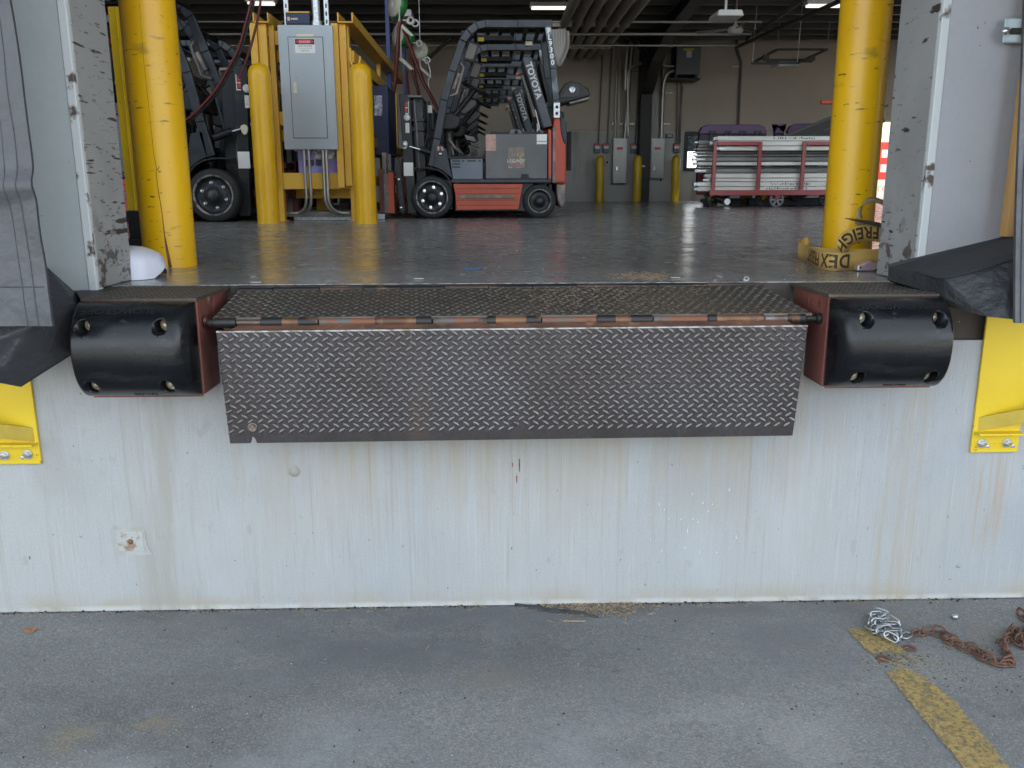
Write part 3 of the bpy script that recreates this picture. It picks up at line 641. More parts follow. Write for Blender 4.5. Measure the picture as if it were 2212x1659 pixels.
# ------------------------------------------------------------------ dock shelter: curtains and foam pads
cu = thing('side_curtain', 'grey vinyl side curtain of the dock shelter hanging at left', 'curtain', (-1.9, -.45, 1.2))
CYD = -.45
cb = PYv(118, 703, CYD); ct_ = PYv(18, 0, CYD)
mb = MB()
def cf(a, b):
    z = cb.z+(3.4-cb.z)*b; xr = cb.x+(ct_.x-cb.x)*(z-cb.z)/(ct_.z-cb.z)
    x = xr-1.1*(1-a); y = CYD-.03*(1-a)+.03*mnoise.noise(Vector((x*4, z*1.6, 0)))+.012*mnoise.noise(Vector((x*9, z*7, 3)))-.02*math.exp(-((z-1.62-.02*math.sin(x*9))/.03)**2)
    return Vector((x, y, z))
mb.grid(cf, 40, 120); mb.grid(lambda a, b: cf(a, b)+Vector((0, .012, 0)), 40, 120)
n_ = 40
mb.grid(lambda a, b: cf(1, b)+Vector((0, .012*a, 0)), 1, 120); mb.grid(lambda a, b: cf(a, 0)+Vector((0, .012*b, 0)), 40, 1)
mb.build('curtain', vinyl, cu)
mb = MB()
mb.tube([cf(.962, i/120)+Vector((0, -.002, 0)) for i in range(121)], .0009, 5); mb.tube([cf(i/30*.99, .055)+Vector((0, -.002, 0)) for i in range(31)], .0016, 5)
mb.tube([cf(.93, i/120)+Vector((0, -.001, 0)) for i in range(121)], .0008, 5)
mb.build('hem_stitching', seam, cu)
pd = thing('black_vinyl_pad', 'crumpled black vinyl draft pad under the grey curtain at left', 'dock pad', (-1.8, -.2, 1.1))
a = PYv(96, 572, .05); b = PYv(165, 660, -.16); c = PYv(157, 765, -.2); d = PYv(45, 836, -.3); e = PYv(-40, 820, -.34); f = PYv(-60, 560, .05)
mb = MB()
out = [a, b, c, d, e, PYv(-200, 800, -.34), PYv(-200, 560, .04), f]
mid = PYv(60, 705, -.40); 
def sub_tri(mb, p, q, r, n, amp, seed):
    rnd = random.Random(seed); idx = {}
    V = []; 
    for i in range(n+1):
        for j in range(n+1-i):
            k = n-i-j; w_ = p*(i/n)+q*(j/n)+r*(k/n)
            edge = (i == 0 or j == 0 or k == 0)
            h = 0 if edge else amp*min(1, 3*min(i, j, k)/n)*(abs(math.sin(w_.x*21+w_.z*13))+abs(math.sin(w_.z*27-w_.x*12+1))+.5*abs(math.sin((w_.x-w_.z)*55)))*.6
            idx[(i, j)] = len(V); V.append(w_+Vector((0, -abs(h)+amp*.2, h*.4)))
    F = []
    for i in range(n):
        for j in range(n-i):
            F.append((idx[(i, j)], idx[(i+1, j)], idx[(i, j+1)]))
            if i+j < n-1: F.append((idx[(i+1, j)], idx[(i+1, j+1)], idx[(i, j+1)]))
    mb.add(V, F, True)
for i in range(len(out)): sub_tri(mb, out[i], out[(i+1) % len(out)], mid, 14, .022, i)
bk = Vector((mid.x, .05, mid.z))
for i in range(len(out)): mb.add([out[i], out[(i+1) % len(out)], bk], [(0, 1, 2)])
o = mb.build('vinyl_cover', vinyl_k, pd); 
bm = bmesh.new(); bm.from_mesh(o.data); bmesh.ops.remove_doubles(bm, verts=bm.verts[:], dist=.0005); bmesh.ops.recalc_face_normals(bm, faces=bm.faces[:]); bm.to_mesh(o.data); bm.free()

pr_ = thing('foam_draft_pad', 'black wedge shaped foam draft pad against the right jamb', 'dock pad', (2.0, -.05, 1.2))
A = PYv(1916, 571, .10); B = PYv(2214, 500, .10); B2 = PYv(2330, 472, .10)
Cc = PYv(2040, 603, -.20); D_ = PYv(2190, 562, -.28); D2 = PYv(2330, 520, -.34)
A0 = PYv(1918, 603, .09); C0 = PYv(2040, 645, -.2); E0 = PYv(2133, 684, -.34); G0 = PYv(2190, 690, -.38); G1 = PYv(2330, 700, -.4); A1 = PYv(1919, 578, .09)
mb = MB()
top = [A, A1, PYv(1975, 588, -.05), Cc, D_, D2, B2, B]
mb.add(top, [list(range(len(top)))])
mb.m = 1
fr = [A1, PYv(1975, 588, -.05), Cc, C0, PYv(1975, 620, -.05), A0]; mb.add(fr, [(0, 1, 4, 5), (1, 2, 3, 4)])
sub_tri(mb, Cc, C0, E0, 8, .006, 2); sub_tri(mb, Cc, E0, D_, 8, .01, 3); sub_tri(mb, D_, E0, G0, 8, .01, 4); mb.add([D_, G0, G1, D2], [(0, 1, 2, 3)])
# underside and back
u = [Vector((p.x, .11, p.z)) for p in (A0, C0, E0, G0, G1)]
mb.add([A0, C0, E0, G0, G1]+u, [(0, 1, 6, 5), (1, 2, 7, 6), (2, 3, 8, 7), (3, 4, 9, 8)])
o = mb.build('pad_cover', [pad_top, vinyl_k], pr_)
bm = bmesh.new(); bm.from_mesh(o.data); bmesh.ops.remove_doubles(bm, verts=bm.verts[:], dist=.0005); bmesh.ops.recalc_face_normals(bm, faces=bm.faces[:]); bm.to_mesh(o.data); bm.free()
mb = MB(); pt = [PYv(1975, 587, -.05), PYv(2040, 601.5, -.2), PYv(2188, 561, -.28)]; mb.tube([p+Vector((0, -.001, .0015)) for p in smooth_path(pt, 6)], .002, 5); mb.build('piping', vinyl_k, pr_)
cr_ = thing('side_curtain', 'narrow strip of grey vinyl curtain at the right picture edge', 'curtain', (2.3, -.5, 1.2))
mb = MB(); a = PYv(2193, 698, -.45); b = PYv(2203, 300, -.45)
def cf2(s, t):
    z = a.z+1.9*t; return Vector((a.x+(b.x-a.x)*(z-a.z)/(b.z-a.z)+.6*s, -.45+.008*math.sin(9*t+4*s), z))
mb.grid(cf2, 10, 24); mb.grid(lambda s, t: cf2(s, t)+Vector((0, .012, 0)), 10, 24); mb.grid(lambda s, t: cf2(0, t)+Vector((0, .012*s, 0)), 1, 24); mb.grid(lambda s, t: cf2(s, 0)+Vector((0, .012*t, 0)), 10, 1)
mb.build('curtain', vinyl, cr_)
mb = MB(); mb.tube([cf2(.03, i/30)+Vector((0, -.002, 0)) for i in range(31)], .0016, 5); mb.build('hem_stitching', seam, cr_)

# ------------------------------------------------------------------ yellow wall brackets
def stud(mb, p):
    mb.lathe(p, (0, -1, 0), [(.019, 0), (.019, .003), (.0125, .0032), (.0125, .014), (.0075, .0142), (.0075, .04), (0, .041)], 10, False)
def ybracket(sgn):
    if sgn < 0:
        lab = 'bright yellow steel guard plate bolted to the wall at the left edge'
        xl, xr, zb_, zt_ = -1.90, -1.681, .608, 1.2; g = [PYv(82, 958, -.01), PYv(0, 925, -.3)]
        st = [(10, 984), (60, 982)]
    else:
        lab = 'bright yellow steel guard plate bolted to the wall at the right edge'
        xl, xr, zb_, zt_ = 1.837, 2.02, .614, 1.2; st = [(2121, 958), (2175, 957)]
    root = thing('guard_bracket', lab, 'bracket', ((xl+xr)/2, -.005, zb_), 'yellow guard plates on the dock wall')
    mb = MB(); mb.box(xl, xr, -.012, -.0005, zb_, zt_); mb.build('plate', plate_y, root, .003)
    # gusset bar running outwards from the plate
    z_ = zb_+.085
    mb = MB()
    if sgn < 0: mb.hexa([(xr-.012, -.012, z_), (xr-.012, -.002, z_), (-2.3, -.35, z_+.21), (-2.3, -.38, z_+.21), (xr-.012, -.012, z_+.055), (xr-.012, -.002, z_+.055), (-2.3, -.35, z_+.265), (-2.3, -.38, z_+.265)])
    else: mb.hexa([(xl+.015, -.012, z_), (xl+.015, -.002, z_), (2.6, -.30, z_+.25), (2.6, -.33, z_+.25), (xl+.015, -.012, z_+.055), (xl+.015, -.002, z_+.055), (2.6, -.30, z_+.305), (2.6, -.33, z_+.305)])
    mb.build('gusset_bar', M('gusset_yellow', (.50, .36, .04), .5, var=(9, (.42, .29, .035), .4, .6)), root, .003)
    mb = MB(); mb.box(xl+.004, xr-.004, -.05, -.0125, z_-.008, z_); mb.build('shelf_flange', plate_y, root, .002)
    for u, v in st:
        p = PYv(u, v, -.012); mb = MB(); stud(mb, p); mb.build('anchor_stud', galv, root)
ybracket(-1); ybracket(1)

# ------------------------------------------------------------------ tall door bollards
BL = (-1.479-.0, 1.035); BRr = (1.80, 1.12)
def tall(name, lab, x, y, r):
    root = thing(name, lab, 'bollard', (x, y, ZF)); mb = MB()
    mb.lathe((x, y, ZF), (0, 0, 1), [(r, 0), (r, .3), (r, .8), (r, 1.4), (r, 2.0), (r*.98, 2.03), (r*.7, 2.10), (0, 2.13)], 40)
    mb.build('pipe', byel, root); return root
xl_ = PY(369, 570, BL[1])[0]; xr_ = PY(1826, 560, BRr[1])[0]
tb = tall('door_bollard', 'tall yellow pipe bollard with a long split crack, beside the left jamb', xl_, BL[1], .119)
def on_cyl(x, y, r, ang, z): return Vector((x+r*math.sin(ang), y-r*math.cos(ang), z))
mb = MB(); rr = .1196
def crack(pts, wd):
    for i in range(len(pts)-1):
        (a0, z0_), (a1, z1_) = pts[i], pts[i+1]; w0, w1 = wd[i], wd[i+1]
        mb.add([on_cyl(xl_, BL[1], rr, a0-w0, z0_), on_cyl(xl_, BL[1], rr, a0+w0, z0_), on_cyl(xl_, BL[1], rr, a1+w1, z1_), on_cyl(xl_, BL[1], rr, a1-w1, z1_)], [(0, 1, 2, 3)])
crack([(.32, ZF+.001), (.29, ZF+.05), (.25, ZF+.10), (.22, ZF+.15), (.2, ZF+.25), (.14, ZF+.36), (.12, ZF+.43), (.25, ZF+.455), (.62, ZF+.475), (1.0, ZF+.49)], [.062, .055, .04, .02, .014, .012, .013, .012, .012, .01])
crack([(.15, ZF+.44), (.1, ZF+.52), (.08, ZF+.7), (.05, ZF+.9), (.08, ZF+1.15)], [.01, .008, .006, .006, .004])
mb.build('crack', M('split_rust', (.10, .035, .02), .8, var=(9, (.22, .07, .03), .4, .6)), tb, recalc=True)
tall('door_bollard', 'tall yellow pipe bollard standing in the coiled strap on the right', xr_, BRr[1], .1165)
# yellow track guard behind left bollard
tg = thing('track_guard', 'narrow yellow door track guard on a black base behind the left bollard', 'guard post', (-2.25, 2.6, ZF))
ax_ = PY(252, 200, 2.6)[0]; 
zt_ = PY(250, 18, 2.6)[1]
mb = MB(); x0 = -2.31; mb.box(x0, x0+.14, 2.55, 2.565, ZF+.22, zt_); mb.box(x0, x0+.016, 2.566, 2.68, ZF+.22, zt_); mb.box(x0+.045, x0+.055, 2.54, 2.549, ZF+.22, zt_); mb.build('guard_angle', byel2, tg, .003)
mb = MB(); mb.box(x0-.005, x0+.15, 2.54, 2.70, ZF, ZF+.22); mb.box(x0-.06, x0+.19, 2.50, 2.74, ZF, ZF+.04); mb.build('base_block', tblack, tg, .006)
# white scuffed plastic end by the left jamb
bagx0 = -1.43; 
wb2 = thing('plastic_sleeve', 'scuffed white plastic sleeve end lying between left jamb and bollard', 'plastic sleeve', (-1.36, .5, ZF))
mb = MB()
tip = PZ(362, 590, ZF)[0]
def bagf(a, b):
    t = a; x = -1.55+(tip+.035+1.55)*t
    h = .128*(1-max(0, (t-.35)/.65)**2.2*.32); wy = .13*(1-max(0, (t-.85)/.15)**2*.25)
    ang = math.pi*(b)
    yy = .50-math.cos(ang)*wy*(1-max(0, (t-.6)/.4)**2*.3); zz = ZF+.002+h*math.sin(ang)**.38
    return Vector((x, yy, zz))
mb.grid(bagf, 20, 18)
def bagend(a, b):
    p = bagf(1, b); c_ = Vector((tip, .5, ZF+.04)); q_ = p.lerp(c_, a); q_.x = tip+.035+.022*math.sin(a*math.pi/2); return q_
mb.grid(bagend, 6, 18)
mb.build('sleeve', bag_m, wb2)

# ------------------------------------------------------------------ ratchet strap around the right bollard
st = thing('ratchet_strap', 'coiled tan ratchet strap with black lettering around the right bollard foot', 'strap', (1.62, .85, ZF))
def ribbon(mb, pts, wid, n=10, thick=.003):
    """pts: (point, width_dir)"""
    C = smooth_path([p for p, _ in pts], n); W = smooth_path([w_ for _, w_ in pts], n)
    V = []
    for i, c in enumerate(C):
        t = (C[min(i+1, len(C)-1)]-C[max(i-1, 0)]).normalized(); w_ = W[i].normalized(); nn = t.cross(w_).normalized()*thick/2
        for q in (c-w_*wid/2-nn, c+w_*wid/2-nn, c+w_*wid/2+nn, c-w_*wid/2+nn): V.append(q)
    F = []
    for i in range(len(C)-1):
        for k in range(4): F.append((i*4+k, i*4+(k+1) % 4, i*4+4+(k+1) % 4, i*4+4+k))
    mb.add(V, F, True); return C, W
def text_on(mb, C, W, body, s0, size, rev, off=.0022, flip=1):
    Ls = [0]
    for i in range(1, len(C)): Ls.append(Ls[-1]+(C[i]-C[i-1]).length)
    def fn(a, b, c):
        s_ = s0+(a if not rev else -a); s_ = min(max(s_, 0), Ls[-1]-1e-4)
        i = max(k for k in range(len(Ls)) if Ls[k] <= s_); i = min(i, len(C)-2); t = (s_-Ls[i])/(Ls[i+1]-Ls[i]+1e-9)
        p = C[i].lerp(C[i+1], t); w_ = W[i].lerp(W[i+1], t).normalized(); tn = (C[i+1]-C[i]).normalized(); nn = tn.cross(w_).normalized()
        if nn.dot(CP-p) < 0: nn = -nn
        return p+w_*flip*(b-size*.36)+nn*off
    mb.text(body, (0, 0, 0), (1, 0, 0), (0, 1, 0), size, 0, fn, space=1.05, sub=2, bold=.002)
UP = Vector((0, 0, 1)); wv = .078
mb = MB(); zl = ZF+wv/2+.002
yb_ = BRr[1]
p1 = [(PZ(1925, 580, ZF), 0), (PZ(1850, 584, ZF), 0), (PZ(1800, 586, ZF), 0), (PZ(1765, 580, ZF), 0), (PZ(1742, 566, ZF), 0)]
pts = [(Vector((x, y, zl)), UP) for (x, y), _ in p1]
pts += [(Vector((pts[-1][0].x+.005, pts[-1][0].y+.14, zl+.005)), UP), (Vector((pts[-1][0].x+.07, pts[-1][0].y+.20, zl+.03)), UP+Vector((.1, .3, 0))), (Vector((pts[-1][0].x+.05, pts[-1][0].y+.10, zl)), UP)]
C1, W1 = ribbon(mb, pts, wv)
q0 = PZ(1778, 573, ZF)
q = [(Vector((q0[0]-.03, q0[1]+.10, zl)), UP), (Vector((*q0, zl)), UP), (Vector((*PZ(1830, 576, ZF), zl)), UP), (Vector((*PZ(1925, 576, ZF), zl)), UP)]
ribbon(mb, q, wv)
# rising loop
yB = .80
lp = [(PYv(1905, 580, .76), UP), (PYv(1838, 572, .74), UP), (PYv(1815, 548, .75), UP+Vector((-.5, 0, 0))), (PYv(1822, 525, .77), Vector((-.75, 0, .65))), (PYv(1845, 509, .79), Vector((-.4, 0, .9))), (PYv(1875, 503, .81), Vector((-.1, 0, 1))), (PYv(1925, 508, .84), UP)]
C2, W2 = ribbon(mb, lp[2:], .074)
ribbon(mb, [(PYv(1818, 556, .75), Vector((-.6, -.6, .4))), (PYv(1822, 572, .74), Vector((.2, -1, .2))), (PYv(1850, 580, .73), Vector((.3, -.9, .4))), (PYv(1900, 582, .72), UP)], .05)
mb.build('webbing', strap_m, st)
mb = MB()
lt = [(PYv(1925, 445, .95), Vector((0, .3, 1))), (PYv(1890, 432, .92), Vector((0, .6, .8))), (PYv(1868, 437, .90), Vector((.3, .6, .6))), (PYv(1856, 455, .88), Vector((1, .3, .2))), (PYv(1857, 472, .87), Vector((1, .2, 0)))]
ribbon(mb, lt, .028)
ribbon(mb, [(PYv(1925, 496, .9), Vector((0, .4, 1))), (PYv(1880, 490, .88), Vector((0, .5, .8))), (PYv(1848, 478, .87), Vector((.3, .6, .5)))], .03)
mb.build('loop_end', M('strap_grey', (.33, .27, .16), .7, bump=(120, .001)), st)
mb = MB(); mb.slab([PYv(1825, 472, .80), PYv(1880, 478, .84), PYv(1925, 488, .86), PYv(1925, 496, .83), PYv(1858, 481, .78)], (0, .002, .003)); mb.build('strap_tip', strap_k, st)
mb = MB()
text_on(mb, C1, W1, 'DEX FREIGHT', .25, .082, False, flip=-1)
Lc2 = C2[::1]
text_on(mb, C2[::-1], W2[::-1], 'X FREIGHT', -.01, .074, False, flip=-1)
mb.build('lettering', M('strap_print', (.055, .035, .02), .7), st)
bk_ = PYv(1876, 577, .66)
mb = MB(); bz = ZF+.004
x0, y0 = PZ(1848, 586, ZF); x1, y1 = PZ(1908, 589, ZF)
mb.prism([(x0, bz), (x1-.02, bz), (x1, bz+.012), (x1+.0, bz+.03), (x1-.03, bz+.04), (x0+.05, bz+.042), (x0, bz+.02)], y0-.02, y0+.025)
o = mb.build('ratchet_buckle', buckle_m, st, .004)
mb = MB(); mb.cyl((x0+.012, y0-.022, bz+.014), (x0+.012, y0-.019, bz+.014), .004, 10); mb.box(x1-.012, x1+.012, y0-.012, y0+.018, bz, bz+.01); mb.build('buckle_pin', hole_dk, st)


# ------------------------------------------------------------------ inner short bollards
def short_b(lab, u, v, ztop, r=.11):
    x, y = PZ(u, v, ZF); y += r; root = thing('short_bollard', lab, 'bollard', (x, y, ZF), 'round topped bollards guarding the charger rack')
    mb = MB(); h = ztop-ZF
    mb.lathe((x, y, ZF), (0, 0, 1), [(r, 0), (r, .4), (r, h*.6), (r, h-r), (r*.94, h-r*.66), (r*.8, h-r*.38), (r*.55, h-r*.15), (r*.25, h-.01), (0, h)], 28)
    mb.build('pipe', byel_s, root); return root
short_b('dome topped yellow bollard standing left of the grey electrical panel', 575, 484, 2.80)
short_b('dome topped yellow bollard standing right of the grey electrical panel', 788, 484, 2.79)

# ------------------------------------------------------------------ charger rack with panel
YR = 6.42
def r2(X, Y, dep): return PYv(403.2+.31245*X, .31245*Y, dep)
rk = thing('charger_rack', 'yellow steel battery charger rack carrying the grey electrical panel', 'rack', (-1.85, YR, ZF))
xL0 = r2(640, 1450, YR).x; xL1 = r2(715, 1450, YR).x; xR0 = r2(1125, 1450, YR).x; xR1 = r2(1170, 1450, YR).x
ztop = 3.334
def chan(mb, x0, x1, y0, y1, z0, z1): mb.box(x0, x1, y0, y1, z0, z1)
posts_y = [YR, 9.25, 11.55]
xlft = xL0-.0; xrgt = xR1
for i, y in enumerate(posts_y):
    dx = -.02*i
    for (a, b) in ((xL0, xL1-.06), (xR0+.02, xR1)):
        mb = MB(); mb.box(a+dx, b+dx, y, y+.1, ZF, ztop-.09); mb.box(a+dx-.03, b+dx+.03, y-.02, y+.12, ZF, ZF+.008); mb.build('post', ryel, rk, .004)
# outer front channels (stand proud of the posts)
zf0 = r2(615, 1300, YR-.1).z
for xa, xb in ((r2(600, 1300, YR-.1).x-.14, r2(600, 1300, YR-.1).x+.02), (r2(1150, 1300, YR-.1).x-.155, r2(1150, 1300, YR-.1).x-.01)):
    mb = MB(); mb.box(xa, xa+.07, YR-.11, YR-.005, zf0, ztop-.09); mb.box(xa+.075, xb, YR-.075, YR-.006, zf0+.02, ztop-.09); mb.build('front_channel', ryel, rk, .004)
for x in (xL0-.12, xR0-.02):                                     # long top channels running back
    mb = MB(); x1 = x+.16
    mb.box(x, x1, YR-.12, 11.7, ztop-.088, ztop-.075); mb.box(x, x+.014, YR-.12, 11.7, ztop-.075, ztop+.01); mb.box(x1-.014, x1, YR-.12, 11.7, ztop-.075, ztop+.01)
    mb.build('top_channel', ryel, rk, .002)
for y, zz in ((YR+.02, 3.12), (YR+.02, 2.32), (9.27, 3.0), (11.57, 3.0), (9.27, 2.35), (11.57, 2.35)):
    mb = MB(); mb.box(xL1-.06, xR0+.02, y, y+.08, zz-.07, zz+.07); mb.build('cross_beam', ryel, rk, .004)
zb1 = r2(900, 1245, YR).z
mb = MB(); mb.box(xL1-.06, xR0+.02, YR+.01, YR+.07, zb1-.095, zb1+.075); mb.build('cross_beam', ryel, rk, .004)
mb = MB(); mb.box(xL1-.06, xR0+.02, YR+.6, YR+.66, zb1-.2, zb1-.1); mb.build('cross_beam', ryel, rk, .004)
mb = MB(); a = r2(945, 1480, YR+1.3); mb.box(a.x-.08, a.x+.08, YR+1.3, YR+1.38, ZF, zb1); mb.build('post', ryel, rk, .004)
for x in (xR0+.03, xL0+.02):
    for z1, z2, ya, yb_ in ((2.15, 2.15, YR+.1, 9.25), (2.15, 2.15, 9.35, 11.55), (2.95, 2.95, YR+.1, 9.25), (zb1, zb1, YR+.1, 11.5)):
        mb = MB(); mb.bar((x+.04, ya, z1), (x+.04, yb_, z2), .07, .12); mb.build('side_rail', ryel, rk, .003)
mb = MB(); a = r2(1180, 440, YR-.15)                           # hook bracket on the right channel
zz = r2(1130, 330, YR-.13).z; z2 = r2(1150, 500, YR-.13).z; xh = r2(1133, 400, YR-.13).x; xe = r2(1203, 470, YR-.13).x
mb.tube(smooth_path([(xh, YR-.125, zz), (xh, YR-.125, z2+.12), (xh+.03, YR-.125, z2+.03), ((xh+xe)/2, YR-.125, z2), (xe-.02, YR-.125, z2+.05), (xe, YR-.125, z2+.16)], 5), .012, 6); mb.build('hook', ryel, rk)

ep = thing('electrical_panel', 'tall grey electrical panel with a danger sign on the yellow rack', 'electrical panel', (-1.87, YR-.2, 2.2))
yp = YR-.17
TL = r2(625, 172, yp); TR = r2(1005, 174, yp); BLc = r2(680, 1033, yp); BRc = r2(1045, 1033, yp)
x0, x1, z0, z1 = (TL.x+BLc.x)/2, (TR.x+BRc.x)/2, BLc.z, TL.z
mb = MB(); mb.box(x0, x1, yp, YR-.008, z0, z1); mb.build('cabinet', panel_g, ep, .004)
D0 = r2(745, 953, yp); D1 = r2(940, 258, yp); D00 = r2(698, 258, yp); D11 = r2(972, 953, yp)
dx0, dx1 = (D0.x+D00.x)/2, (D1.x+D11.x)/2
mb = MB(); mb.box(dx0-.006, dx1+.006, yp-.0015, yp+.01, D0.z-.006, D1.z+.006); mb.build('door_gap', panel_line, ep)
mb = MB(); mb.box(dx0, dx1, yp-.007, yp+.01, D0.z, D1.z); dr = mb.build('door', panel_g, ep, .003)
p = r2(752, 610, yp); mb = MB(); mb.box(p.x-.018, p.x+.018, yp-.018, yp-.0072, p.z-.055, p.z+.055); mb.box(p.x-.007, p.x+.007, yp-.026, yp-.018, p.z-.015, p.z+.045); mb.build('latch', cream, dr, .003)
p0 = r2(752, 368, yp); p1 = r2(886, 268, yp); sx0, sx1, sz0, sz1 = p0.x, p1.x, p0.z, p1.z; W_ = sx1-sx0; H_ = sz1-sz0; ys = yp-.0085
mb = MB(); mb.box(sx0, sx1, ys, yp-.0072, sz0, sz1); sg = mb.build('danger_sign', M('sign_white', (.74, .73, .70), .5), ep)
mb = MB(); cxs = (sx0+sx1)/2
mb.slab([Vector((cxs+W_*.45*math.cos(t)*(1 if abs(math.cos(t)) < .7 else 1), ys-.0012, sz0+H_*.79+H_*.15*math.sin(t))) for t in [2*math.pi*k/32 for k in range(32)]], (0, .001, 0)); mb.build('red_oval', redp, sg)
mb = MB(); mb.text('DANGER', (cxs, ys-.0022, sz0+H_*.72), (1, 0, 0), (0, 0, 1), H_*.2, 0, align='CENTER'); mb.build('lettering', white, sg)
mb = MB(); mb.slab([(sx0+.004, ys-.0006, sz0+H_*.60), (sx1-.004, ys-.0006, sz0+H_*.60), (sx1-.004, ys-.0006, sz1-.004), (sx0+.004, ys-.0006, sz1-.004)], (0, .0004, 0)); mb.build('sign_header', blackp, sg)
mb = MB()
for t, fz, sz in (('HIGH VOLTAGE', .44, .145), ('UNAUTHORIZED PERSONNEL', .31, .075), ('KEEP OUT', .12, .13)):
    mb.text(t, (cxs, ys-.001, sz0+H_*fz), (1, 0, 0), (0, 0, 1), H_*sz, 0, align='CENTER')
mb.build('lettering', blackp, sg)
p = r2(818, 244, yp); mb = MB(); mb.box(p.x-.085, p.x+.085, yp-.004, yp-.0005, p.z-.013, p.z+.013); mb.build('name_strip', cream, ep)
# conduits out of the bottom, strut and pipe at the top
for xs in (815, 848, 945, 968):
    a = r2(xs-5, 1040, yp+.06); b = r2(xs+3, 1200, yp+.06); dirn = -1 if xs < 900 else 1
    mb = MB(); mb.tube(smooth_path([(a.x, yp+.06, z0), (a.x, yp+.06, b.z-.1), (a.x+dirn*.0, yp+.06, b.z-.26), (a.x+dirn*.03, yp+.09, b.z-.36), (a.x+dirn*.11, yp+.15, b.z-.41), (a.x+dirn*.2, yp+.16, b.z-.415)], 6), .017, 8)
    mb.cyl((a.x, yp+.06, z0-.03), (a.x, yp+.06, z0), .024, 10); mb.build('conduit', conduit, ep)
a = r2(900, 165, yp+.1); mb = MB(); mb.cyl((a.x, yp+.09, z1), (a.x, yp+.09, 5.0), .042, 12); mb.cyl((a.x, yp+.09, z1), (a.x, yp+.09, z1+.05), .055, 12); mb.build('conduit', galv, ep)
for xs in (692, 968):
    a = r2(xs, 150, yp+.1); mb = MB(); mb.box(a.x-.022, a.x+.022, yp+.1, yp+.14, z1-.3, 5.2); mb.m = 1
    for k in range(10): mb.box(a.x-.008, a.x+.008, yp+.0985, yp+.0995, z1+.03+k*.075, z1+.07+k*.075)
    mb.build('strut_rail', [galv, blackp], ep)
bb = thing('meter_box', 'small black and navy box with blue label on top of the panel', 'box', r2(770, 168, yp))
a = r2(690, 165, yp+.05); b = r2(850, 90, yp+.05)
mb = MB(); mb.box(a.x, b.x, yp+.04, yp+.2, z1+.002, b.z); mb.build('case', tblack, bb, .004)
mb = MB(); mb.box(a.x+.004, b.x-.004, yp+.037, yp+.0395, b.z-.10, b.z-.006); lb = mb.build('label_panel', navy, bb)
mb = MB(); mb.box(a.x, b.x, yp+.036, yp+.21, b.z+.0005, b.z+.012); mb.build('rim', ryel, bb)
mb = MB(); mb.box(a.x+.015, a.x+.04, yp+.0355, yp+.0368, b.z-.075, b.z-.04); mb.box(a.x+.05, a.x+.12, yp+.0355, yp+.0368, b.z-.066, b.z-.05); mb.build('label_print', goldp, bb)
ch = thing('battery_charger', 'violet battery charger wrapped in clear film inside the yellow rack', 'battery charger', (-1.7, YR+.5, ZF+.6))
a = r2(778, 1205, YR+.15); b = r2(1082, 1040, YR+.15)
mb = MB(); mb.box(a.x, b.x, YR+.13, YR+.75, a.z-.0, b.z+.25); mb.build('casing', charger_p, ch, .01)
mb = MB()
for k in range(6):
    z = r2(0, 1110+k*7, YR+.13).z; mb.box(a.x+.05, a.x+.17, YR+.127, YR+.1305, z-.004, z+.004); mb.box(a.x+.19, a.x+.31, YR+.127, YR+.1305, z-.004, z+.004)
mb.build('vent_slots', blackp, ch)
c = r2(880, 1100, YR+.12); d = r2(1046, 1030, YR+.12); mb = MB()
mb.grid(lambda s, t: Vector((c.x+(d.x-c.x)*s, YR+.122-.012*math.sin(17*s+9*t)*math.sin(13*t+5*s)-.005, c.z+(d.z-c.z)*t*2.2)), 14, 14); mb.build('film', film, ch)
ch2 = thing('battery_charger', 'dark blue battery charger with crumpled film deeper in the yellow rack', 'battery charger', (-1.3, 8.0, ZF+.9))
mb = MB(); a = r2(1325, 800, 8.2); b = r2(1400, 590, 8.2); mb.box(a.x-.65, b.x-.02, 8.2, 9.1, 2.0, b.z); mb.build('casing', navy, ch2, .01)
mb = MB(); c = r2(1300, 800, 8.19); d = r2(1350, 660, 8.19); mb.grid(lambda s, t: Vector((c.x+(d.x-c.x)*s, 8.185-.012*math.sin(17*s+9*t)*math.sin(13*t+5*s), c.z+(d.z-c.z)*t)), 10, 14); mb.build('film', film, ch2)
# dark charger bodies behind the panel
ch3 = thing('battery_charger', 'dark navy battery charger standing high behind the grey panel', 'battery charger', (-1.85, 7.4, 2.5))
mb = MB(); mb.box(xL1+.0, xR0-.02, 7.0, 7.8, 2.35, 3.1); mb.box(xL1, xR0-.02, 7.0, 7.8, 1.62, 2.3); mb.build('casing', navy, ch3, .01)
pj = thing('fork_rail', 'bright steel floor rails lying under the yellow rack', 'floor rail', (-1.8, YR+.15, ZF))
mb = MB(); a = r2(750, 1510, YR+.2); b = r2(1290, 1505, YR+.2)
mb.box(a.x, b.x, YR+.13, YR+.2, ZF+.001, ZF+.05); mb.box(a.x-.02, b.x+.1, YR+.42, YR+.48, ZF+.001, ZF+.06); mb.build('rails', galv, pj, .006)

